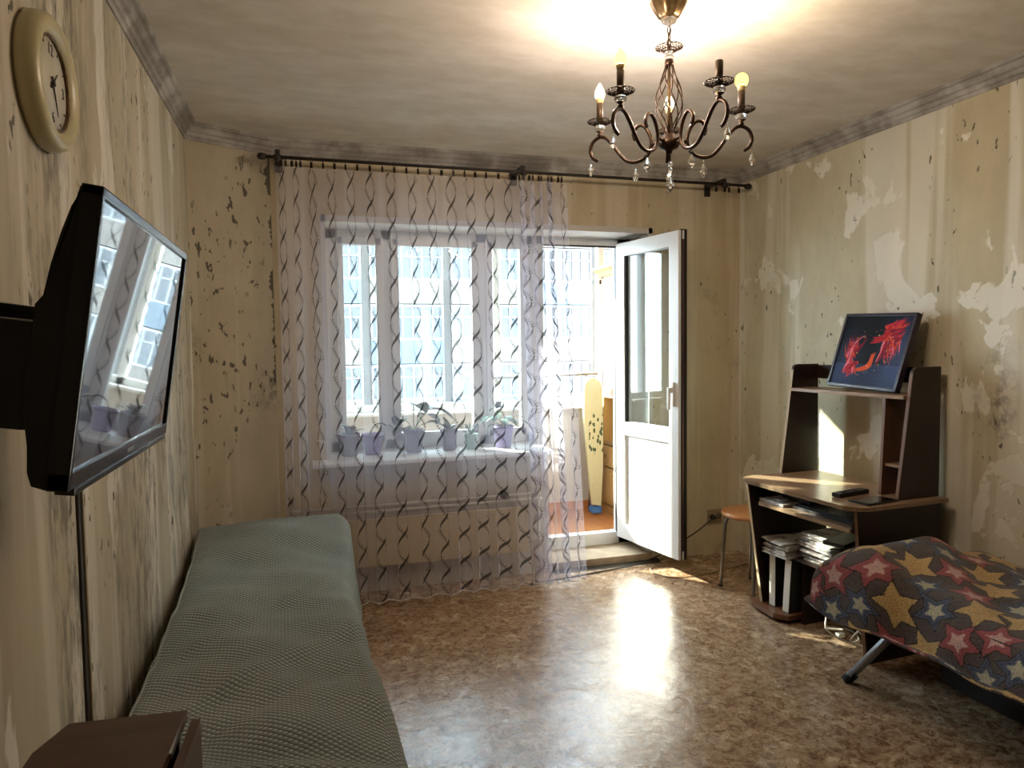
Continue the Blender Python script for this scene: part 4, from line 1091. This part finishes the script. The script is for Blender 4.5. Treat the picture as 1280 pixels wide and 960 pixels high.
# ================================================================= SOCKET + CORDS
e = empty('wall_socket', (2.56, YB, .205), 'square cream double socket low on the wall behind the stool', 'socket')
ob('plate', MB().box(2.508, 2.612, YB-.012, YB-.0005, .205, .293, .004), plain('dirty_cream_plastic', S(150, 132, 104), .5), e)
for x in (2.537, 2.585): ob('socket_cup', MB().lathe([(0, -.016), (.018, -.016), (.020, -.010), (.020, 0)], (x, YB-.002, .249), 16, 'y'), plain('darker_cream', S(112, 96, 76), .6), e)
e = empty('black_cable', (2.2, 3.9, 0), 'black cord plugged into the wall socket running to the doorstep', 'cord')
ob('plug', MB().lathe([(0, -.050), (.012, -.046), (.017, -.030), (.017, -.018), (0, -.018)], (2.537, YB, .249), 14, 'y'), M_black, e)
ob('cable', MB().tube(spline([(2.537, 3.905, .249), (2.50, 3.90, .235), (2.40, 3.90, .17), (2.25, 3.90, .10), (2.10, 3.88, .045), (1.95, 3.86, .014), (1.75, 3.84, .006), (1.50, 3.80, .005), (1.30, 3.78, .005)], 8), .0042, 7), M_black, e)
ob('white_floor_cord', MB().tube(spline([(2.62, 3.93, .26), (2.63, 3.915, .16), (2.58, 3.90, .07), (2.48, 3.86, .012), (2.33, 3.80, .005), (2.14, 3.82, .005), (2.02, 3.80, .005), (1.99, 3.70, .005), (2.05, 3.60, .005), (2.18, 3.58, .005), (2.40, 3.62, .005), (2.62, 3.68, .005)], 8), .0035, 6), plain('dirty_cord', S(168, 140, 104), .6), None, 'thin beige cord looping on the floor near open balcony door', 'cord')
for k, (lab, pts) in enumerate((
    ('white cable coiled on the floor under the desk', [(2.30, 2.62, .11), (2.27, 2.58, .06), (2.33, 2.52, .02), (2.42, 2.55, .008), (2.46, 2.64, .008), (2.40, 2.70, .01), (2.33, 2.66, .03), (2.36, 2.58, .05)]),
    ('second white cable looped beside the plug under the desk', [(2.36, 2.48, .09), (2.33, 2.50, .03), (2.40, 2.47, .006), (2.47, 2.50, .006), (2.44, 2.56, .03), (2.38, 2.55, .10)]))):
    ob('cable', MB().tube(spline(pts, 8), .0045, 6), M_cord_white, None, lab, 'cable')
e = empty('power_plug', (2.36, 2.60, .006), 'white plug lying on floor between desk and star blanket', 'plug')
ob('plug_body', MB().box(-.018, .018, -.012, .012, 0, .022, .005), M_white, e, local=True)
ob('plug_pin', MB().tube([(-.018, -.006, .011), (-.036, -.006, .011)], .002, 6), M_metal, e, local=True)
ob('plug_pin', MB().tube([(-.018, .006, .011), (-.036, .006, .011)], .002, 6), M_metal, e, local=True)

# ================================================================= FOLD-OUT BED WITH STAR BLANKET
e = empty('folding_bed', (2.4, 1.6, 0), 'folding bed against the right wall, slanted leg showing under star blanket', 'bed')
ob('mattress', MB().box(2.06, 2.70, .70, 2.20, .36, .44, .03), plain('dark_mattress', S(60, 54, 52), .9), e)
ob('frame', MB().box(2.08, 2.70, .72, 2.18, .325, .358, .005), M_black, e)
ob('underbed_shade_box', MB().box(2.42, 2.70, .75, 2.12, .01, .322, .005), M_black, e)  # black block added to stand in for the shade under the bed
def bar(p0, p1, w):
    m = MB(); m.tube([p0, p1], w, 4); return m
lg = ob('leg', bar((2.235, 2.09, .315), (2.085, 2.245, .022), .017), plain('grey_painted_steel', S(150, 152, 160), .35, .5), e)
ob('leg_foot', bar((2.100, 2.232, .042), (2.076, 2.256, .004), .021), M_black, lg)
ob('leg', bar((2.235, .90, .315), (2.085, .80, .022), .017), M_steel, e)

bs = empty('star_blanket', (2.35, 1.6, .35), 'grey fleece blanket with yellow, red and blue stars over folding bed', 'blanket')
NS, NT = 300, 480
P = np.zeros((NS, NT, 3)); UVb = np.zeros((NS, NT, 2))
Ls = .96; Lt = 1.92
sv = np.linspace(0, Ls, NS); tv_ = np.linspace(0, Lt, NT)
def roll(q, flat, rad):
    """distance along cloth -> (advance, drop)"""
    q = np.asarray(q, float); a = np.clip((q-flat)/rad, 0, PI/2); over = np.maximum(0, q-flat-rad*PI/2)
    return np.minimum(q, flat)+rad*np.sin(a)+over*.10, rad*(1-np.cos(a))+over*.98
ad_s, dr_s = roll(sv, .60, .12)
ad_t, dr_t = roll(Lt-.0-tv_[::-1]*0-(Lt-tv_), 1.40, .10) if False else roll(tv_, 1.53, .12)
for i in range(NS):
    for_j = np.arange(NT)
    x = 2.742-ad_s[i]; y = .62+ad_t
    x = x+np.zeros(NT)
    dr = np.sqrt(dr_s[i]**2+dr_t**2)
    zt_ = .470+.125*np.exp(-(((x-2.34)/.26)**2+((y-2.22)/.24)**2))+.085*np.exp(-(((x-2.0)/.16)**2+((y-2.22)/.24)**2))
    zt_ = zt_+.012*np.sin(y*7+x*3)*np.clip((2.0-y)/.3, 0, 1)
    # crease along the edge + folds at the hanging corner
    z = zt_-dr*np.interp(y, [0.6, 2.0, 2.2], [.95, .95, 1.0])
    zmin = np.interp(y, [.6, 1.45, 1.64, 1.85, 2.05, 2.2, 2.4], [.300, .305, .300, .318, .300, .325, .375])+.0
    z = np.maximum(z, zmin-.0+.06*(1-min(1, sv[i]/Ls)) if i > NS*.6 else z)
    wr = .010*np.sin(y*23+x*15)*np.clip(dr_s[i]/.1, 0, 1)+.014*np.sin(y*13-x*22+1)*np.exp(-((y-2.0)/.35)**2)+.006*np.sin(x*31+y*9)
    P[i, :, 0] = x-wr*.6*np.clip(dr_s[i]/.1, 0, 1)-.10*np.exp(-((y-2.28)/.26)**2)*np.clip(dr_s[i]/.06, 0, 1)
    P[i, :, 1] = y; P[i, :, 2] = z+wr*.8
    UVb[i, :, 0] = sv[i]; UVb[i, :, 1] = tv_
star = ob('fleece', MB().grid(P), M_star, bs)
U_, V2 = UVb[..., 0], UVb[..., 1]
out = np.zeros((NS, NT, 4)); out[..., 3] = 1; out[..., :3] = sc3((92, 82, 80))
gx, gy = .150, .135
def ratio(dx, dy, R_, rot):
    r_ = np.hypot(dx, dy); a = (np.arctan2(dy, dx)-rot) % (2*PI/5); a = np.minimum(a, 2*PI/5-a)
    rin = R_*.50; b = PI/5
    rho = R_*rin*math.sin(b)/(R_*np.sin(a)+rin*np.sin(b-a)); return r_/rho
cols3 = [((206, 174, 118), (214, 188, 138)), ((168, 88, 92), (216, 180, 174)), ((84, 96, 122), (196, 192, 168))]
rs4 = np.random.RandomState(9)
for a in range(-1, 9):
    for b_ in range(-1, 16):
        k = (a+b_*2+(b_//3)) % 3
        cu_ = a*gx+(b_ % 2)*gx*.5+rs4.uniform(-.012, .012); cv_ = b_*gy*.82+rs4.uniform(-.012, .012)
        R_ = (.078, .076, .072)[k]; rot = rs4.uniform(0, 1.25)
        f = ratio(U_-cu_, V2-cv_, R_, rot); near = np.hypot(U_-cu_, V2-cv_) < R_*1.5
        ol = near & (f < 1.13) & (f >= 1.03); ins = near & (f < 1.03)
        out[ol, :3] = sc3((34, 30, 34)); out[ins, :3] = sc3(cols3[k][0])
        if k:
            out[near & (f < .52), :3] = sc3(cols3[k][1])
            if k == 2:
                ring = near & (f < .80) & (f > .74); out[ring, :3] = sc3((44, 50, 70))
        else:
            ring = near & (f < .40) & (f > .34); out[ring, :3] = sc3((196, 150, 86))
set_print(star, out)
md = star.modifiers.new('thick', 'SOLIDIFY'); md.thickness = .010; md.offset = -1
SC.cycles.use_denoising = True
